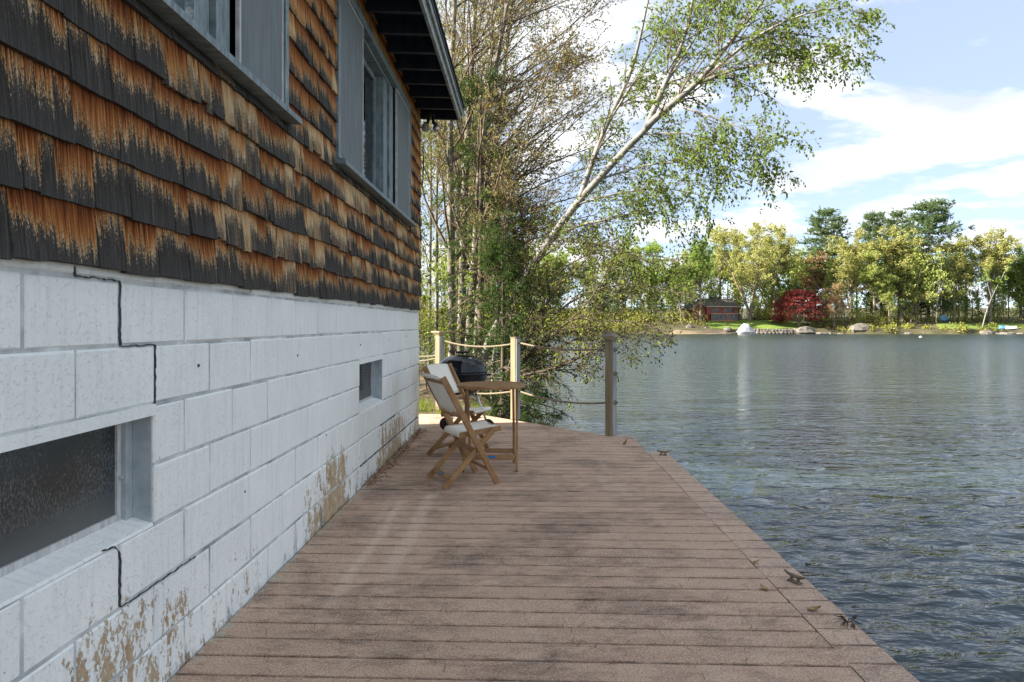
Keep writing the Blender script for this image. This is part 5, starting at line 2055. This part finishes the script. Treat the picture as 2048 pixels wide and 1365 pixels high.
YEL = (0.385, 0.385, 0.145)
YG = (0.33, 0.37, 0.12)
LIME = (0.28, 0.36, 0.095)
OLV = (0.365, 0.365, 0.135)
PIN = (0.125, 0.175, 0.08)
DRK = (0.13, 0.18, 0.08)
RED = (0.19, 0.042, 0.042)
ORG = (0.39, 0.27, 0.16)
GRN = (0.24, 0.315, 0.085)
FAR = [
    # px, Y, top py, width px, proto, colour, name, label
    (1500, 161, 441, 190, 'spread', YEL, 'broadleaf_tree', 'tall forked yellow-green tree on the lawn right of the red house'),
    (1548, 167, 452, 120, 'tall', YEL, 'broadleaf_tree', 'pale yellow tree rising between the forked lawn tree and the red-leaved tree'),
    (1440, 176, 452, 120, 'oak', YEL, 'broadleaf_tree', 'thin-leaved yellow tree standing behind the red house roof'),
    (1401, 156, 470, 60, 'tall', GRN, 'broadleaf_tree', 'slim grey-trunked tree in front of the red house gable'),
    (1362, 157, 520, 66, 'twin', LIME, 'broadleaf_tree', 'two-stemmed pale-trunked tree at the left end of the sand beach'),
    (1655, 176, 407, 104, 'pine', PIN, 'pine_tree', 'tall broad pine standing alone above the yellow trees, leftmost of the tall pines'),
    (1744, 186, 418, 60, 'pine2', PIN, 'pine_tree', 'second tall pine from the left, only its narrow top showing'),
    (1797, 181, 411, 72, 'pine', PIN, 'pine_tree', 'third tall pine from the left, next to the tallest pine'),
    (1857, 166, 395, 104, 'pine2', PIN, 'pine_tree', 'tallest dark pine on the far shore, with bare lower trunk'),
    (1597, 157.5, 578, 90, 'round', RED, 'red_maple_tree', 'round dark red maple beside the lawn on the far shore'),
    (1630, 172, 500, 72, 'oak', ORG, 'broadleaf_tree', 'orange-budding tree behind and right of the dark red maple'),
    (1702, 161, 452, 122, 'dense', OLV, 'broadleaf_tree', 'broad yellow-olive tree right of the leftmost tall pine'),
    (1748, 158, 490, 112, 'oak', YG, 'broadleaf_tree', 'yellow-green tree over the grey boulder at the waterline'),
    (1803, 160, 446, 128, 'dense', OLV, 'broadleaf_tree', 'broad golden-olive tree left of the tallest pine'),
    (1668, 156, 566, 74, 'twin', ORG, 'broadleaf_tree', 'small orange-tinged tree right of the dark red maple'),
    (1778, 156, 548, 84, 'oak', YG, 'broadleaf_tree', 'shorter yellow-green tree at the waterline below the olive tree'),
    (1908, 160, 468, 118, 'oak', OLV, 'broadleaf_tree', 'olive tree with pale forking limbs right of the tallest pine'),
    (1980, 161, 450, 150, 'tall', YEL, 'broadleaf_tree', 'tall golden-topped tree near the right edge of the far shore'),
    (1932, 168, 490, 90, 'tall', YG, 'broadleaf_tree', 'straight-trunked tree behind the right-hand lawn'),
    (2042, 164, 488, 110, 'dense', GRN, 'broadleaf_tree', 'full green tree at the right edge of the far shore'),
    (1588, 180, 508, 80, 'spruce', DRK, 'hemlock_tree', 'dark hemlock behind the dark red maple'),
    (1832, 172, 500, 90, 'spruce', DRK, 'hemlock_tree', 'dark hemlock at the foot of the tallest pine'),
    (1312, 160, 476, 128, 'oak', LIME, 'broadleaf_tree', 'bright yellow-green tree left of the red house, behind the bare limbs'),
    (1245, 162, 470, 128, 'dense', YG, 'broadleaf_tree', 'yellow-green far tree seen above the lakeside post'),
    (1178, 160, 480, 128, 'oak', YG, 'broadleaf_tree', 'yellow-green far tree seen through the birch branches'),
    (1105, 163, 486, 128, 'dense', LIME, 'broadleaf_tree', 'bright green far tree just right of the birch trunk'),
]
fr = random.Random(77)
for (px, Y, topy, wpx, k, colr, nm, lab) in FAR:
    tm, lm, pw, phh = PMESH[k]
    x = (px - 1050) / 1365 * Y
    gz = float(far_h(np.array(x), np.array(float(Y))))
    ht = (648 - topy) / 1365 * Y + CAM_H - gz
    wd = wpx / 1365 * Y
    t = empty(nm, (x, Y, gz), lab, 'tree', 'trees on the far shore')
    sx = wd / pw
    sz = ht / phh
    sx = min(max(sx, sz * .45), sz * 1.25)
    for me, pn in ((tm, 'trunk'), (lm, 'crown')):
        o = bpy.data.objects.new(pn, me)
        COL.objects.link(o)
        o.parent = t
        o.scale = (sx, sx, sz)
        o.rotation_euler = (0, 0, fr.uniform(0, 6.28))
        if pn == 'crown':
            o.color = (*colr, 1)
    t.children[1].rotation_euler = t.children[0].rotation_euler

# pale leaning birch on the right-hand bank
x, Y = (1964 - 1050) / 1365 * 154, 154.0
gz = float(far_h(np.array(x), np.array(Y)))
t = empty('birch_tree', (x, Y, gz), 'thin pale birch leaning right on the far right bank', 'tree', 'trees on the far shore')
C0, r0 = limb_arr([([(x, Y, gz - .3), P(1972, 622, Y), P(1985, 590, Y), P(2008, 548, Y), P(2016, 530, Y)], .17, .04), ([P(1983, 597, Y), P(1975, 570, Y), P(1972, 545, Y)], .1, .03)], 10)
V, F = tubes_np(C0, r0, 6)
np_mesh('trunk', V, F, M['birch'], t, True, org=t.location)
rng = np.random.default_rng(8)
C1, r1 = grow(C0, r0, 12, 1.0, 3.0, 45, rng, .5, 1.0, (.1, 0, .1), 0, .1, .4, minr=.02)
C2, r2 = grow(C1, r1, 6, .4, 1.2, 45, rng, .3, 1.0)
pa, da = points_on(C2, 6, rng)
V, F = tubes_np(C1, r1, 3)
np_mesh('branches', V, F, M['far_bark'], t, False, org=t.location)
V, F = leaf_quads(pa, da, .3, rng, .8)
o = np_mesh('crown', V, F, M['far_leaf'], t, False, org=t.location)
o.color = (*LIME, 1)
add_shade(o, len(pa), 4, rng)


# the wood behind, one mass: crowns and trunks that cannot be told apart
def far_wood():
    rng = np.random.default_rng(91)
    keys = ['oak', 'dense', 'tall', 'twin', 'spread']
    groups = {'yellow': [], 'green': [], 'dark': []}
    trunks = []
    for i in range(330):
        low = i >= 170
        x = rng.uniform(-230, 290) if not low else rng.uniform(-110, 160)
        dback = rng.uniform(16, 42) if not low else rng.uniform(14.5, 30)
        if rng.random() < .4:
            x = rng.uniform(-20, 130)
        Y = float(shore_y(np.array(x))) + dback
        pxx = 1050 + x / Y * 1365
        if (pxx < 1370 or pxx > 1660) and rng.random() < .55:
            dback = rng.uniform(7 if pxx < 1860 else 11, 20)
            Y = float(shore_y(np.array(x))) + dback
        g = rng.choice(['yellow', 'green', 'dark'], p=[.55, .28, .17])
        if low:
            g = rng.choice(['yellow', 'green', 'dark'], p=[.45, .40, .15])
        k = ('dense' if low else rng.choice(keys)) if g != 'dark' else rng.choice(['spruce', 'pine'])
        tv, lv, n = PRO[k]
        gz = float(far_h(np.array(x), np.array(Y)))
        top = rng.uniform(12.5, 20.5) if g != 'dark' else rng.uniform(9, 18)
        if low:
            top = rng.uniform(4.5, 9.5)
        sz = top / PMESH[k][3]
        sx = sz * rng.uniform(.62, .95) * (1.35 if low else 1)
        a = rng.uniform(0, 6.28)
        rot = np.array([[math.cos(a), -math.sin(a), 0], [math.sin(a), math.cos(a), 0], [0, 0, 1]])
        sub = rng.random(n) < (.032 if low else .025 if not 1000 < pxx < 2100 else .078)
        Vl = lv[0].reshape(-1, 4, 3)[sub]
        c = Vl.mean(1, keepdims=True)
        Vl = c + (Vl - c) * (2.1 if not low else 3.2)
        V = (Vl.reshape(-1, 3) * np.array([sx, sx, sz])) @ rot.T + np.array([x, Y, gz])
        groups[g].append(V)
        tvV = (tv[0] * np.array([sx, sx, sz])) @ rot.T + np.array([x, Y, gz])
        # keep the stem and main limbs only
        nv = 16 * 7 * (len(tv[0]) // (16 * 7) if False else 1)
        stemF = tv[1][(tv[1] < 16 * 7).all(1)]
        trunks.append((tvV[:16 * 7], stemF))
    for g, colr, lab in (('yellow', YG, 'mass of yellow-green treetops filling the wood behind the far shore'), ('green', GRN, 'mass of green leafy crowns within the far wood'), ('dark', DRK, 'mass of dark evergreens within the far wood')):
        V = np.concatenate(groups[g])
        n = len(V) // 4
        o = np_mesh('far_wood', V, np.arange(n * 4).reshape(n, 4), M['far_leaf'])
        o.color = (*colr, 1)
        add_shade(o, n, 4, rng)
        tag(o, lab, 'woodland', kind='stuff')
    V, F = merge(trunks)
    tag(np_mesh('far_wood_trunks', V, F, M['far_bark']), 'crowd of thin trunks standing in the far wood', 'woodland', kind='stuff')
    # low brush along the bank: rounded bushes of many small leaves
    cs = []
    for i in range(950):
        x = rng.uniform(-110, 150) if i < 620 else rng.uniform(-40, 27)
        d = rng.uniform(.9, 20) if rng.random() < .55 else rng.uniform(.8, 4)
        if (40 < x < 67 and d < 13.5) or (91 < x < 118 and 1.8 < d < 10) or (26 < x < 46 and d < 4.5):
            continue
        if 45 < x < 68 and d < 2.2:
            continue
        h = rng.uniform(.5, 1.7) if d < 4 else rng.uniform(1.0, 3.6)
        if 67 < x < 92 and d < 6:
            h *= .6
        w = h * rng.uniform(.7, 1.3)
        n = int(58 * h)
        q = rng.normal(size=(n, 3))
        q = norm(q) * rng.uniform(.35, 1, (n, 1)) ** .5
        Y = float(shore_y(np.array(x))) + d
        c = q * np.array([w, w, h * .6]) + np.array([x, Y, 0])
        c[:, 2] += far_h(c[:, 0], c[:, 1]) + h * .45
        cs.append(c)
    c = np.concatenate(cs)
    V, F = leaf_quads(c, norm(rng.normal(size=c.shape) + np.array([0, 0, .4])), .36, rng, .8)
    o = np_mesh('shore_brush', V, F, M['far_leaf'])
    o.color = (.30, .30, .08, 1)
    add_shade(o, len(c), 4, rng)
    tag(o, 'low olive brush and ferns along the far bank', 'brush', kind='stuff')


far_wood()

# ------------------------------------------------------------------ red house across the lake
def red_house():
    # local frame: u along the long front, v towards the lake
    o0 = Vector(P(1414, 640, 162))
    base = float(far_h(np.array(o0.x + 3), np.array(163.0))) - .25
    t = empty('red_house', (o0.x, o0.y, base), 'two-storey dark red house with grey roof across the lake', 'house')
    ang = R(14)
    U = Vector((math.cos(ang), math.sin(ang), 0))
    Vv = Vector((math.sin(ang), -math.cos(ang), 0))     # towards the lake

    def q(u, v, z):
        p = o0 + U * u + Vv * v
        return (p.x, p.y, base + z)

    def obox(b, u0, u1, v0, v1, z0, z1):
        b.add([q(u0, v0, z0), q(u1, v0, z0), q(u1, v1, z0), q(u0, v1, z0), q(u0, v0, z1), q(u1, v0, z1), q(u1, v1, z1), q(u0, v1, z1)],
              [(0, 1, 2, 3), (7, 6, 5, 4), (4, 5, 1, 0), (5, 6, 2, 1), (6, 7, 3, 2), (7, 4, 0, 3)])
        return b
    LEN = 8.0
    H = 3.85
    # main block with gable ends on the short sides
    wb = MB()
    obox(wb, 0, LEN, -6.4, 0, 0, H)
    wall = wb.build('wall', M['redwall'], t)
    g = MB()
    for u in (0.001, LEN - .001):
        g.add([q(u, 0, H), q(u, -6.4, H), q(u, -3.2, H + 1.55)], [(0, 1, 2)])
    g.build('gable', M['redwall'], t)
    rf = MB()
    for va, vb in ((.65, -3.2), (-7.05, -3.2)):
        za, zb = H - .30, H + 1.62
        rf.add([q(-.5, va, za), q(LEN + .4, va, za), q(LEN + .4, vb, zb), q(-.5, vb, zb), q(-.5, va, za + .16), q(LEN + .4, va, za + .16), q(LEN + .4, vb, zb + .16), q(-.5, vb, zb + .16)],
               [(0, 1, 2, 3), (7, 6, 5, 4), (0, 4, 5, 1), (1, 5, 6, 2), (2, 6, 7, 3), (3, 7, 4, 0)])
    roof_ = rf.build('roof', M['far_roof'], t)
    b = MB()
    obox(b, 2.6, 4.0, -3.9, -2.7, H + 1.0, H + 2.3)
    b.build('chimney', M['far_roof'], roof_)
    b = MB()
    obox(b, -.5, LEN + .4, .651, .74, H - .34, H - .10)
    b.build('fascia', M['tantrim'], roof_)
    # left wing, gable facing the lake
    wb = MB()
    obox(wb, -3.3, -.001, -5.2, -.8, 0, 3.3)
    wb.add([q(-3.3, -.8, 3.3), q(0, -.8, 3.3), q(-1.65, -.8, 4.75)], [(0, 1, 2)])
    wb.build('wing_wall', M['redwall'], t)
    rf = MB()
    for ua, ub in ((-3.85, -1.65), (.35, -1.65)):
        za, zb = 2.95, 4.86
        rf.add([q(ua, -.25, za), q(ub, -.25, zb), q(ub, -5.4, zb), q(ua, -5.4, za), q(ua, -.25, za + .15), q(ub, -.25, zb + .15), q(ub, -5.4, zb + .15), q(ua, -5.4, za + .15)],
               [(0, 1, 2, 3), (7, 6, 5, 4), (0, 4, 5, 1), (1, 5, 6, 2), (2, 6, 7, 3), (3, 7, 4, 0)])
    r2 = rf.build('wing_roof', M['far_roof'], t)
    b = MB()
    for ua, ub in ((-3.85, -1.65), (.35, -1.65)):
        za, zb = 2.95, 4.86
        b.add([q(ua, -.24, za - .05), q(ub, -.24, zb - .05), q(ub, -.24, zb + .16), q(ua, -.24, za + .16), q(ua, -.16, za - .05), q(ub, -.16, zb - .05), q(ub, -.16, zb + .16), q(ua, -.16, za + .16)],
              [(0, 1, 2, 3), (7, 6, 5, 4), (0, 4, 5, 1), (1, 5, 6, 2), (2, 6, 7, 3), (3, 7, 4, 0)])
    b.build('bargeboard', M['tantrim'], r2)
    # screened porch along the lower storey
    pb = MB()
    obox(pb, .5, LEN + .35, .001, 1.15, 0, .42)
    porch = pb.build('porch', M['redtrim'], t)
    b = MB()
    obox(b, .45, LEN + .4, -.0, 1.25, 1.86, 2.02)
    b.build('porch_roof', M['tantrim'], porch)
    for i in range(9):
        u = .5 + i * (LEN - .25) / 8
        b = MB()
        obox(b, u, u + .11, 1.02, 1.14, .42, 1.86)
        b.build('porch_post', M['redtrim'], porch)
        if i < 8:
            b = MB()
            obox(b, u + .11, u + (LEN - .25) / 8, 1.06, 1.09, .42, 1.86)
            b.build('porch_screen', M['far_glass'], porch)
    b = MB()
    u = .5 + 4 * (LEN - .25) / 8 + .16
    obox(b, u, u + .75, 1.142, 1.17, .08, 1.80)
    d = b.build('door', M['redtrim'], t)
    b = MB()
    obox(b, u + .14, u + .61, 1.171, 1.18, .5, 1.66)
    b.build('pane', M['far_glass'], d)
    for u0, u1 in ((1.0, 1.55), (1.9, 3.0), (4.4, 4.85), (4.98, 5.75), (5.88, 6.3), (6.7, 7.35)):
        b = MB()
        obox(b, u0 - .07, u1 + .07, .002, .05, 2.28, 3.42)
        w = b.build('window', M['redtrim'], t)
        b = MB()
        obox(b, u0, u1, .051, .07, 2.36, 3.34)
        b.build('pane', M['far_glass'], w)
    for u0, u1, z0, z1 in ((-2.9, -2.2, .4, 1.25), (-1.0, -.4, .5, 1.3)):
        b = MB()
        obox(b, u0, u1, -.798, -.75, z0, z1)
        w = b.build('window', M['tantrim'], t)
        b = MB()
        obox(b, u0 + .07, u1 - .07, -.749, -.73, z0 + .07, z1 - .07)
        b.build('pane', M['far_glass'], w)


red_house()


# ------------------------------------------------------------------ rocks, stone wall, boats
def rock_mesh(seed, nu=9, nv=6):
    rng = np.random.default_rng(seed)
    V, F = [], []
    off = rng.normal(0, .10, (nv + 1, nu))
    for i in range(nv + 1):
        ph = math.pi * i / nv
        for j in range(nu):
            th = 2 * math.pi * j / nu
            r = 1 + off[i, j] + .10 * math.sin(2 * th + seed)
            V.append((r * math.sin(ph) * math.cos(th), r * math.sin(ph) * math.sin(th), max(-.35, math.cos(ph)) * (1 + off[i, 0] * .5)))
    for i in range(nv):
        for j in range(nu):
            F.append((i * nu + j, (i + 1) * nu + j, (i + 1) * nu + (j + 1) % nu, i * nu + (j + 1) % nu))
    me = bpy.data.meshes.new('rock')
    me.from_pydata(V, [], F)
    me.materials.append(M['rock'])
    me.update()
    return me


RM = [rock_mesh(s) for s in (1, 2, 3, 4, 5)]


def rock(px, py_base, wpx, hpx, Y, label, k=0, name='boulder', group=None, rz=0.3):
    x = (px - 1050) / 1365 * Y
    z = CAM_H + (648 - py_base) / 1365 * Y
    o = bpy.data.objects.new(name, RM[k % 5])
    COL.objects.link(o)
    w = wpx / 1365 * Y / 2
    h = hpx / 1365 * Y
    o.location = (x, Y, z + .2 * h)
    o.scale = (w, w * .75, h * .8)
    o.rotation_euler = (0, 0, rz)
    tag(o, label, 'rock', group)
    return o


rock(1612, 668, 46, 15, 150.5, 'long sloping grey boulder at the right end of the stone wall', 0)
rock(1640, 669, 34, 5, 149.8, 'low flat rock in the water right of the sloping boulder', 3)
rock(1722, 664, 48, 18, 152, 'big rounded grey boulder on the far bank below the yellow trees', 1)
rock(1972, 671, 31, 10, 149.0, 'squat pale rock at the waterline below the leaning birch', 2)
rock(2014, 671, 44, 7, 149.0, 'long flat pale rock at the waterline near the right edge', 4, rz=.05)
rock(1379, 660, 16, 11, 152.3, 'rough grey boulder at the left end of the beach', 1)
rock(1455, 663, 18, 8, 151.6, 'grey rock beside the shore end of the small dock', 2)
rock(1412, 659, 10, 5, 152.4, 'small stone at the back of the sand beach', 3)
rg = random.Random(12)
for px, wp, lab in (
        (1660, 13, 'small stone just right of the low flat rock at the far waterline'),
        (1681, 16, 'small stone left of the big rounded boulder at the far waterline'),
        (1752, 20, 'low stone at the right foot of the big rounded boulder'),
        (1782, 12, 'small stone under the bleached driftwood log'),
        (1815, 18, 'flat stone at the waterline left of the white buoy'),
        (1846, 12, 'small stone at the waterline directly behind the white buoy'),
        (1886, 15, 'small stone at the waterline below the blue tarp heap'),
        (1921, 12, 'small stone at the waterline left of the leaning pale birch'),
        (1945, 16, 'small stone just left of the squat pale rock'),
        (1993, 11, 'tiny stone between the squat pale rock and the long flat rock'),
        (2041, 14, 'small stone at the very right edge of the far waterline'),
        (1284, 16, 'small stone on the far waterline left of the sand beach'),
        (1250, 13, 'small far stone seen just right of the lakeside post cap'),
        (1165, 16, 'small far stone seen between the middle and lakeside posts')):
    rock(px, 669 + rg.uniform(-1, .5), wp, rg.uniform(2.5, 4.5), 150.0 + rg.uniform(-.4, .6), lab, rg.randrange(5), 'shore_stone', 'small stones along the far waterline', rg.uniform(0, 3))

wallT = empty('stone_wall', (*P(1550, 668, 150.6)[:2], -1.0), 'low rubble stone wall holding the lawn edge on the far shore', 'wall')
x0, x1 = P(1486, 660, 150.8)[0], P(1606, 660, 150.8)[0]
rr = random.Random(3)
for row in range(3):
    x = x0 + rr.uniform(0, .3)
    while x < x1:
        w = rr.uniform(.45, 1.0)
        o = bpy.data.objects.new('stone', RM[rr.randrange(5)])
        COL.objects.link(o)
        o.parent = wallT
        ys = float(shore_y(np.array(x)))
        o.location = Vector((x + w / 2, ys + .25 + row * .38, -1.0 + .16 + row * .36)) - wallT.location
        o.scale = (w * .56, .45, rr.uniform(.22, .34))
        o.rotation_euler = (rr.uniform(-.2, .2), rr.uniform(-.2, .2), rr.uniform(-.4, .4))
        x += w

# wrapped boat on the water's edge
bt = empty('wrapped_boat', (*P(1491, 672, 146.5)[:2], WATER_Z), 'boat shrink-wrapped in white plastic moored by the small dock', 'boat')
bo = bt.location
sec = [(-1.9, .35, .30, .55), (-1.5, .75, .45, 1.15), (-.9, .95, .50, 1.85), (-.3, 1.0, .52, 2.3), (.5, 1.0, .52, 2.25), (1.1, .95, .5, 1.55), (1.6, .8, .48, 1.0), (1.95, .6, .45, .75)]
V, F = [], []
for (u, hw, zg, zr_) in sec:
    ring = [(-hw * .75, -.25), (-hw, zg), (-hw * .72, zg + (zr_ - zg) * .5), (-.18, zr_), (.18, zr_), (hw * .72, zg + (zr_ - zg) * .5), (hw, zg), (hw * .75, -.25)]
    ca, sa = math.cos(R(8)), math.sin(R(8))
    for v, z in ring:
        V.append((bo.x + u * ca - v * sa, bo.y + u * sa + v * ca, WATER_Z + z + .05))
n = 8
for i in range(len(sec) - 1):
    for j in range(n):
        F.append((i * n + j, (i + 1) * n + j, (i + 1) * n + (j + 1) % n, i * n + (j + 1) % n))
F.append(tuple(range(n)))
F.append(tuple((len(sec) - 1) * n + j for j in range(n - 1, -1, -1)))
MB().add(V, F).build('wrap', M['whitewrap'], bt)
V2 = [(bo.x + u, bo.y - hw * .8 - .02, WATER_Z + z) for u, hw, _, _ in sec for z in (-.1, .28)]
b = MB()
b.box((bo.x - 1.5, bo.y - .72, WATER_Z - .15), (bo.x + 1.6, bo.y + .72, WATER_Z + .06))
b.build('hull', M['plank_grey'], bt)

dk = empty('small_dock', (*P(1468, 668, 148)[:2], -1.0), 'small grey dock reaching out beside the wrapped boat', 'dock')
d0, d1 = P(1448, 666, 147.6), P(1502, 666, 146.0)
for i in range(12):
    t = (i + .5) / 12
    c = Vector(d0).lerp(Vector(d1), t)
    MB().box((c.x - .22, c.y - .9, -.62), (c.x + .22, c.y + .9, -.55)).build('plank', M['plank_grey'], dk)
for t in (.05, .5, .95):
    c = Vector(d0).lerp(Vector(d1), t)
    for s_ in (-.8, .8):
        MB().tube([(c.x, c.y + s_, -2.2), (c.x, c.y + s_, -.35)], .07, 6).build('post', M['plank_grey'], dk)
MB().box((d0[0], d0[1] - .93, -.80), (d1[0] + .2, d1[1] - .1, -.63)).build('beam', M['joist'], dk)


def small_boat(px, py, Y, lpx, mat, label, rz):
    x, _, z = P(px, py, Y)
    z = float(far_h(np.array(x), np.array(float(Y))))
    t = empty('rowing_boat', (x, Y, z), label, 'boat', 'small boats pulled up at the right edge')
    Lh = lpx / 1365 * Y / 2
    V, F = [], []
    st = [(-1, .05, .5), (-.7, .5, .42), (-.2, .75, .36), (.4, .75, .36), (.9, .55, .42), (1, .5, .44)]
    c, s = math.cos(rz), math.sin(rz)
    for u, w, h in st:
        for v, zz in ((-w, .02), (-w * .6, h + .15), (0, h + .25), (w * .6, h + .15), (w, .02)):
            V.append((x + u * Lh * c - v * s, Y + u * Lh * s + v * c, z + zz + .05))
    for i in range(5):
        for j in range(4):
            F.append((i * 5 + j, (i + 1) * 5 + j, (i + 1) * 5 + j + 1, i * 5 + j + 1))
    F.append((0, 1, 2, 3, 4))
    F.append((29, 28, 27, 26, 25))
    MB().add(V, F).build('hull', mat, t, True)
    b = MB()
    b.tube([(x - Lh * c * .95, Y - Lh * s * .95, z + .5), (x, Y, z + .68), (x + Lh * c * .95, Y + Lh * s * .95, z + .58)], .04, 5)
    b.build('keel', M['whitewrap'], t)


small_boat(2008, 654, 154.5, 26, M['bluewrap'], 'upturned pale blue boat on the bank at the far right', .25)
small_boat(2022, 656, 153.2, 24, M['whitewrap'], 'upturned white boat beside the pale blue one', .15)
# blue tarp heap among the right-hand trees
x, _, z = P(1886, 636, 160)
z = float(far_h(np.array(x), np.array(160.0)))
o = bpy.data.objects.new('tarp_heap', rock_mesh(9, 12, 7))
o.data.materials[0] = M['bluewrap']
COL.objects.link(o)
o.location = (x, 160, z + .3)
o.scale = (1.0, .9, 1.0)
tag(o, 'small blue tarp heap among the trees on the right-hand bank', 'tarp')
# buoy
bx_, by_, _ = P(1841, 675, 113.5)
bu = empty('mooring_buoy', (bx_, by_, WATER_Z), 'small white mooring buoy floating off the far shore', 'buoy')
b = MB()
b.lathe((bx_, by_, WATER_Z), [(.001, -.2), (.2, -.12), (.26, .02), (.2, .16), (.07, .22), (.001, .23)], 14)
b.build('float', M['whitewrap'], bu, True)
b = MB()
b.tube([(bx_, by_, WATER_Z + .2), (bx_, by_, WATER_Z + .32)], .03, 6)
b.build('eye', M['iron'], bu)

# driftwood on the far waterline
for (pts, lab) in (([(1752, 664), (1775, 661), (1797, 656)], 'bleached driftwood log sloping up beside the big boulder'), ([(1786, 657), (1796, 661), (1806, 667)], 'short bleached branch leaning down to the far water')):
    b = MB()
    b.tube([P(a, c, 150.6 + .4 * i) for i, (a, c) in enumerate(pts)], [.14, .11, .06], 6)
    tag(b.build('driftwood', M['tantrim'], None, True), lab, 'driftwood')

# ------------------------------------------------------------------ litter on the deck
def litter():
    rng = np.random.default_rng(41)
    # needles caught in the joints and scattered
    n = 2400
    x = rng.uniform(-1.2, 1.36, n)
    y = rng.uniform(2.2, 7.4, n)
    k = rng.random(n) < .62
    row = np.round((y + x * SK + 1.62) / PITCH)
    y = np.where(k, row * PITCH - 1.62 - x * SK + rng.normal(0, .006, n), y)
    # clusters
    cl = rng.integers(0, 150, n)
    x = np.where(k, np.clip(rng.uniform(-1.2, 1.36, 150)[cl] + rng.normal(0, .05, n), -1.24, 1.37), x)
    y = np.where(k, np.round((y + x * SK + 1.62) / PITCH) * PITCH - 1.62 - x * SK + rng.normal(0, .006, n), y)
    a = np.where(k, rng.normal(0, .35, n), rng.uniform(0, 3.14, n))
    l = rng.uniform(.02, .07, n)
    d = np.stack([np.cos(a), np.sin(a), np.zeros(n)], -1) * l[:, None] * .5
    s = np.stack([-np.sin(a), np.cos(a), np.zeros(n)], -1) * .0012
    c = np.stack([x, y, np.full(n, .0035) + rng.uniform(0, .002, n)], -1)
    up = np.array([0, 0, .0016])
    bend = s * 6 * rng.uniform(-1, 1, (n, 1))
    V = np.stack([c - d - s, c - d + s, c + s + bend + up, c - s + bend + up, c + d + s, c + d - s], 1).reshape(-1, 3)
    i = np.arange(n)[:, None] * 6
    F = np.concatenate([i + np.array([[0, 1, 2, 3]]), i + np.array([[3, 2, 4, 5]])])
    tag(np_mesh('pine_needles', V, F, M['needle_litter']), 'scattered brown pine needles lying on the deck boards', 'litter', kind='stuff')
    # paint flecks
    n = 90
    x = rng.uniform(-1.1, 1.36, n)
    y = rng.uniform(2.2, 7.0, n)
    c = np.stack([x, y, np.full(n, .003)], -1)
    off = np.array([[1, 0, 0], [0, 1, 0], [-1, .2, 0], [-.2, -1, 0]])
    V = (c[:, None, :] + off[None] * rng.uniform(.0015, .0042, (n, 1, 1))).reshape(-1, 3)
    tag(np_mesh('paint_flecks', V, np.arange(n * 4).reshape(n, 4), M['fleck']), 'tiny white paint flecks scattered over the deck', 'litter', kind='stuff')
    # debris heap along the far foot of the wall
    n = 700
    y = rng.uniform(5.2, 8.0, n)
    x = WX + .02 + np.abs(rng.normal(0, .05, n))
    c = np.stack([x, y, rng.uniform(.004, .022, n) * np.exp(-(x - WX) * 6)], -1) + np.array([0, 0, .003])
    V, F = leaf_quads(c, norm(rng.normal(size=(n, 3)) * np.array([1, 1, .15])), .045, rng, .12)
    tag(np_mesh('wall_foot_litter', V, F, M['needle_litter']), 'brown needle litter heaped along the far foot of the wall', 'litter', kind='stuff')
    return rng


litter()


def dead_leaf(x, y, L_, rz, curl, label):
    V, F = [], []
    n = 7
    for i in range(n):
        t = i / (n - 1)
        w = L_ * .28 * math.sin(math.pi * min(.98, t + .06)) ** .8
        for s_ in (-1, 0, 1):
            u = (t - .5) * L_
            v = s_ * w
            z = .004 + curl * (abs(s_) * .5 + (t - .3) ** 2 * 2)
            V.append((x + u * math.cos(rz) - v * math.sin(rz), y + u * math.sin(rz) + v * math.cos(rz), z))
    for i in range(n - 1):
        for j in range(2):
            a = i * 3 + j
            F.append((a, a + 1, a + 4, a + 3))
    V2 = [(a, b_, c - .0015) for a, b_, c in V]
    m_ = len(V)
    F += [tuple(m_ + q for q in reversed(f)) for f in F]
    tag(MB().add(V + V2, F).build('fallen_leaf', M['dead_leaf']), label, 'leaf', 'dry leaves on the deck')


dead_leaf(P(1250, 890, 7.05)[0], 7.05, .07, .9, .04, 'dry upturned leaf near the far right corner of the deck')
dead_leaf(P(1628, 1222, 2.975)[0], 2.975, .06, .05, .012, 'curled tan leaf on the pale deck edge below the iron cleat')
dead_leaf(P(1512, 1126, 3.57)[0], 3.57, .04, .3, .008, 'small pale leaf where the pale edge boards begin')
dead_leaf(P(1528, 1180, 3.21)[0], 3.21, .05, 2.0, .01, 'small brown leaf on the boards left of the iron cleat')

# clump of twigs and leaves at the deck edge
tw = empty('twig_clump', (1.34, 2.84, 0), 'small clump of twigs and dark leaves on the near deck edge', 'twigs')
rng = np.random.default_rng(2)
b = MB()
for i in range(14):
    a = rng.uniform(0, 6.28)
    l = rng.uniform(.03, .07)
    b.tube([(1.34, 2.84, .008), (1.34 + .5 * l * math.cos(a), 2.84 + .5 * l * math.sin(a), .014 + rng.uniform(0, .012)), (1.34 + l * math.cos(a), 2.84 + l * math.sin(a), .004 + rng.uniform(0, .01))], [.0016, .0013, .0008], 4)
b.build('twig', M['cone'], tw)
for i in range(5):
    a = rng.uniform(0, 6.28)
    c = np.array([[1.345 + .02 * math.cos(a), 2.845 + .02 * math.sin(a), .014]])
    V, F = leaf_quads(c, np.array([[math.cos(a), math.sin(a), .3]]), .035, rng, .6)
    np_mesh('leaf', V, F, M['bark_dark'], tw, False, org=tw.location)
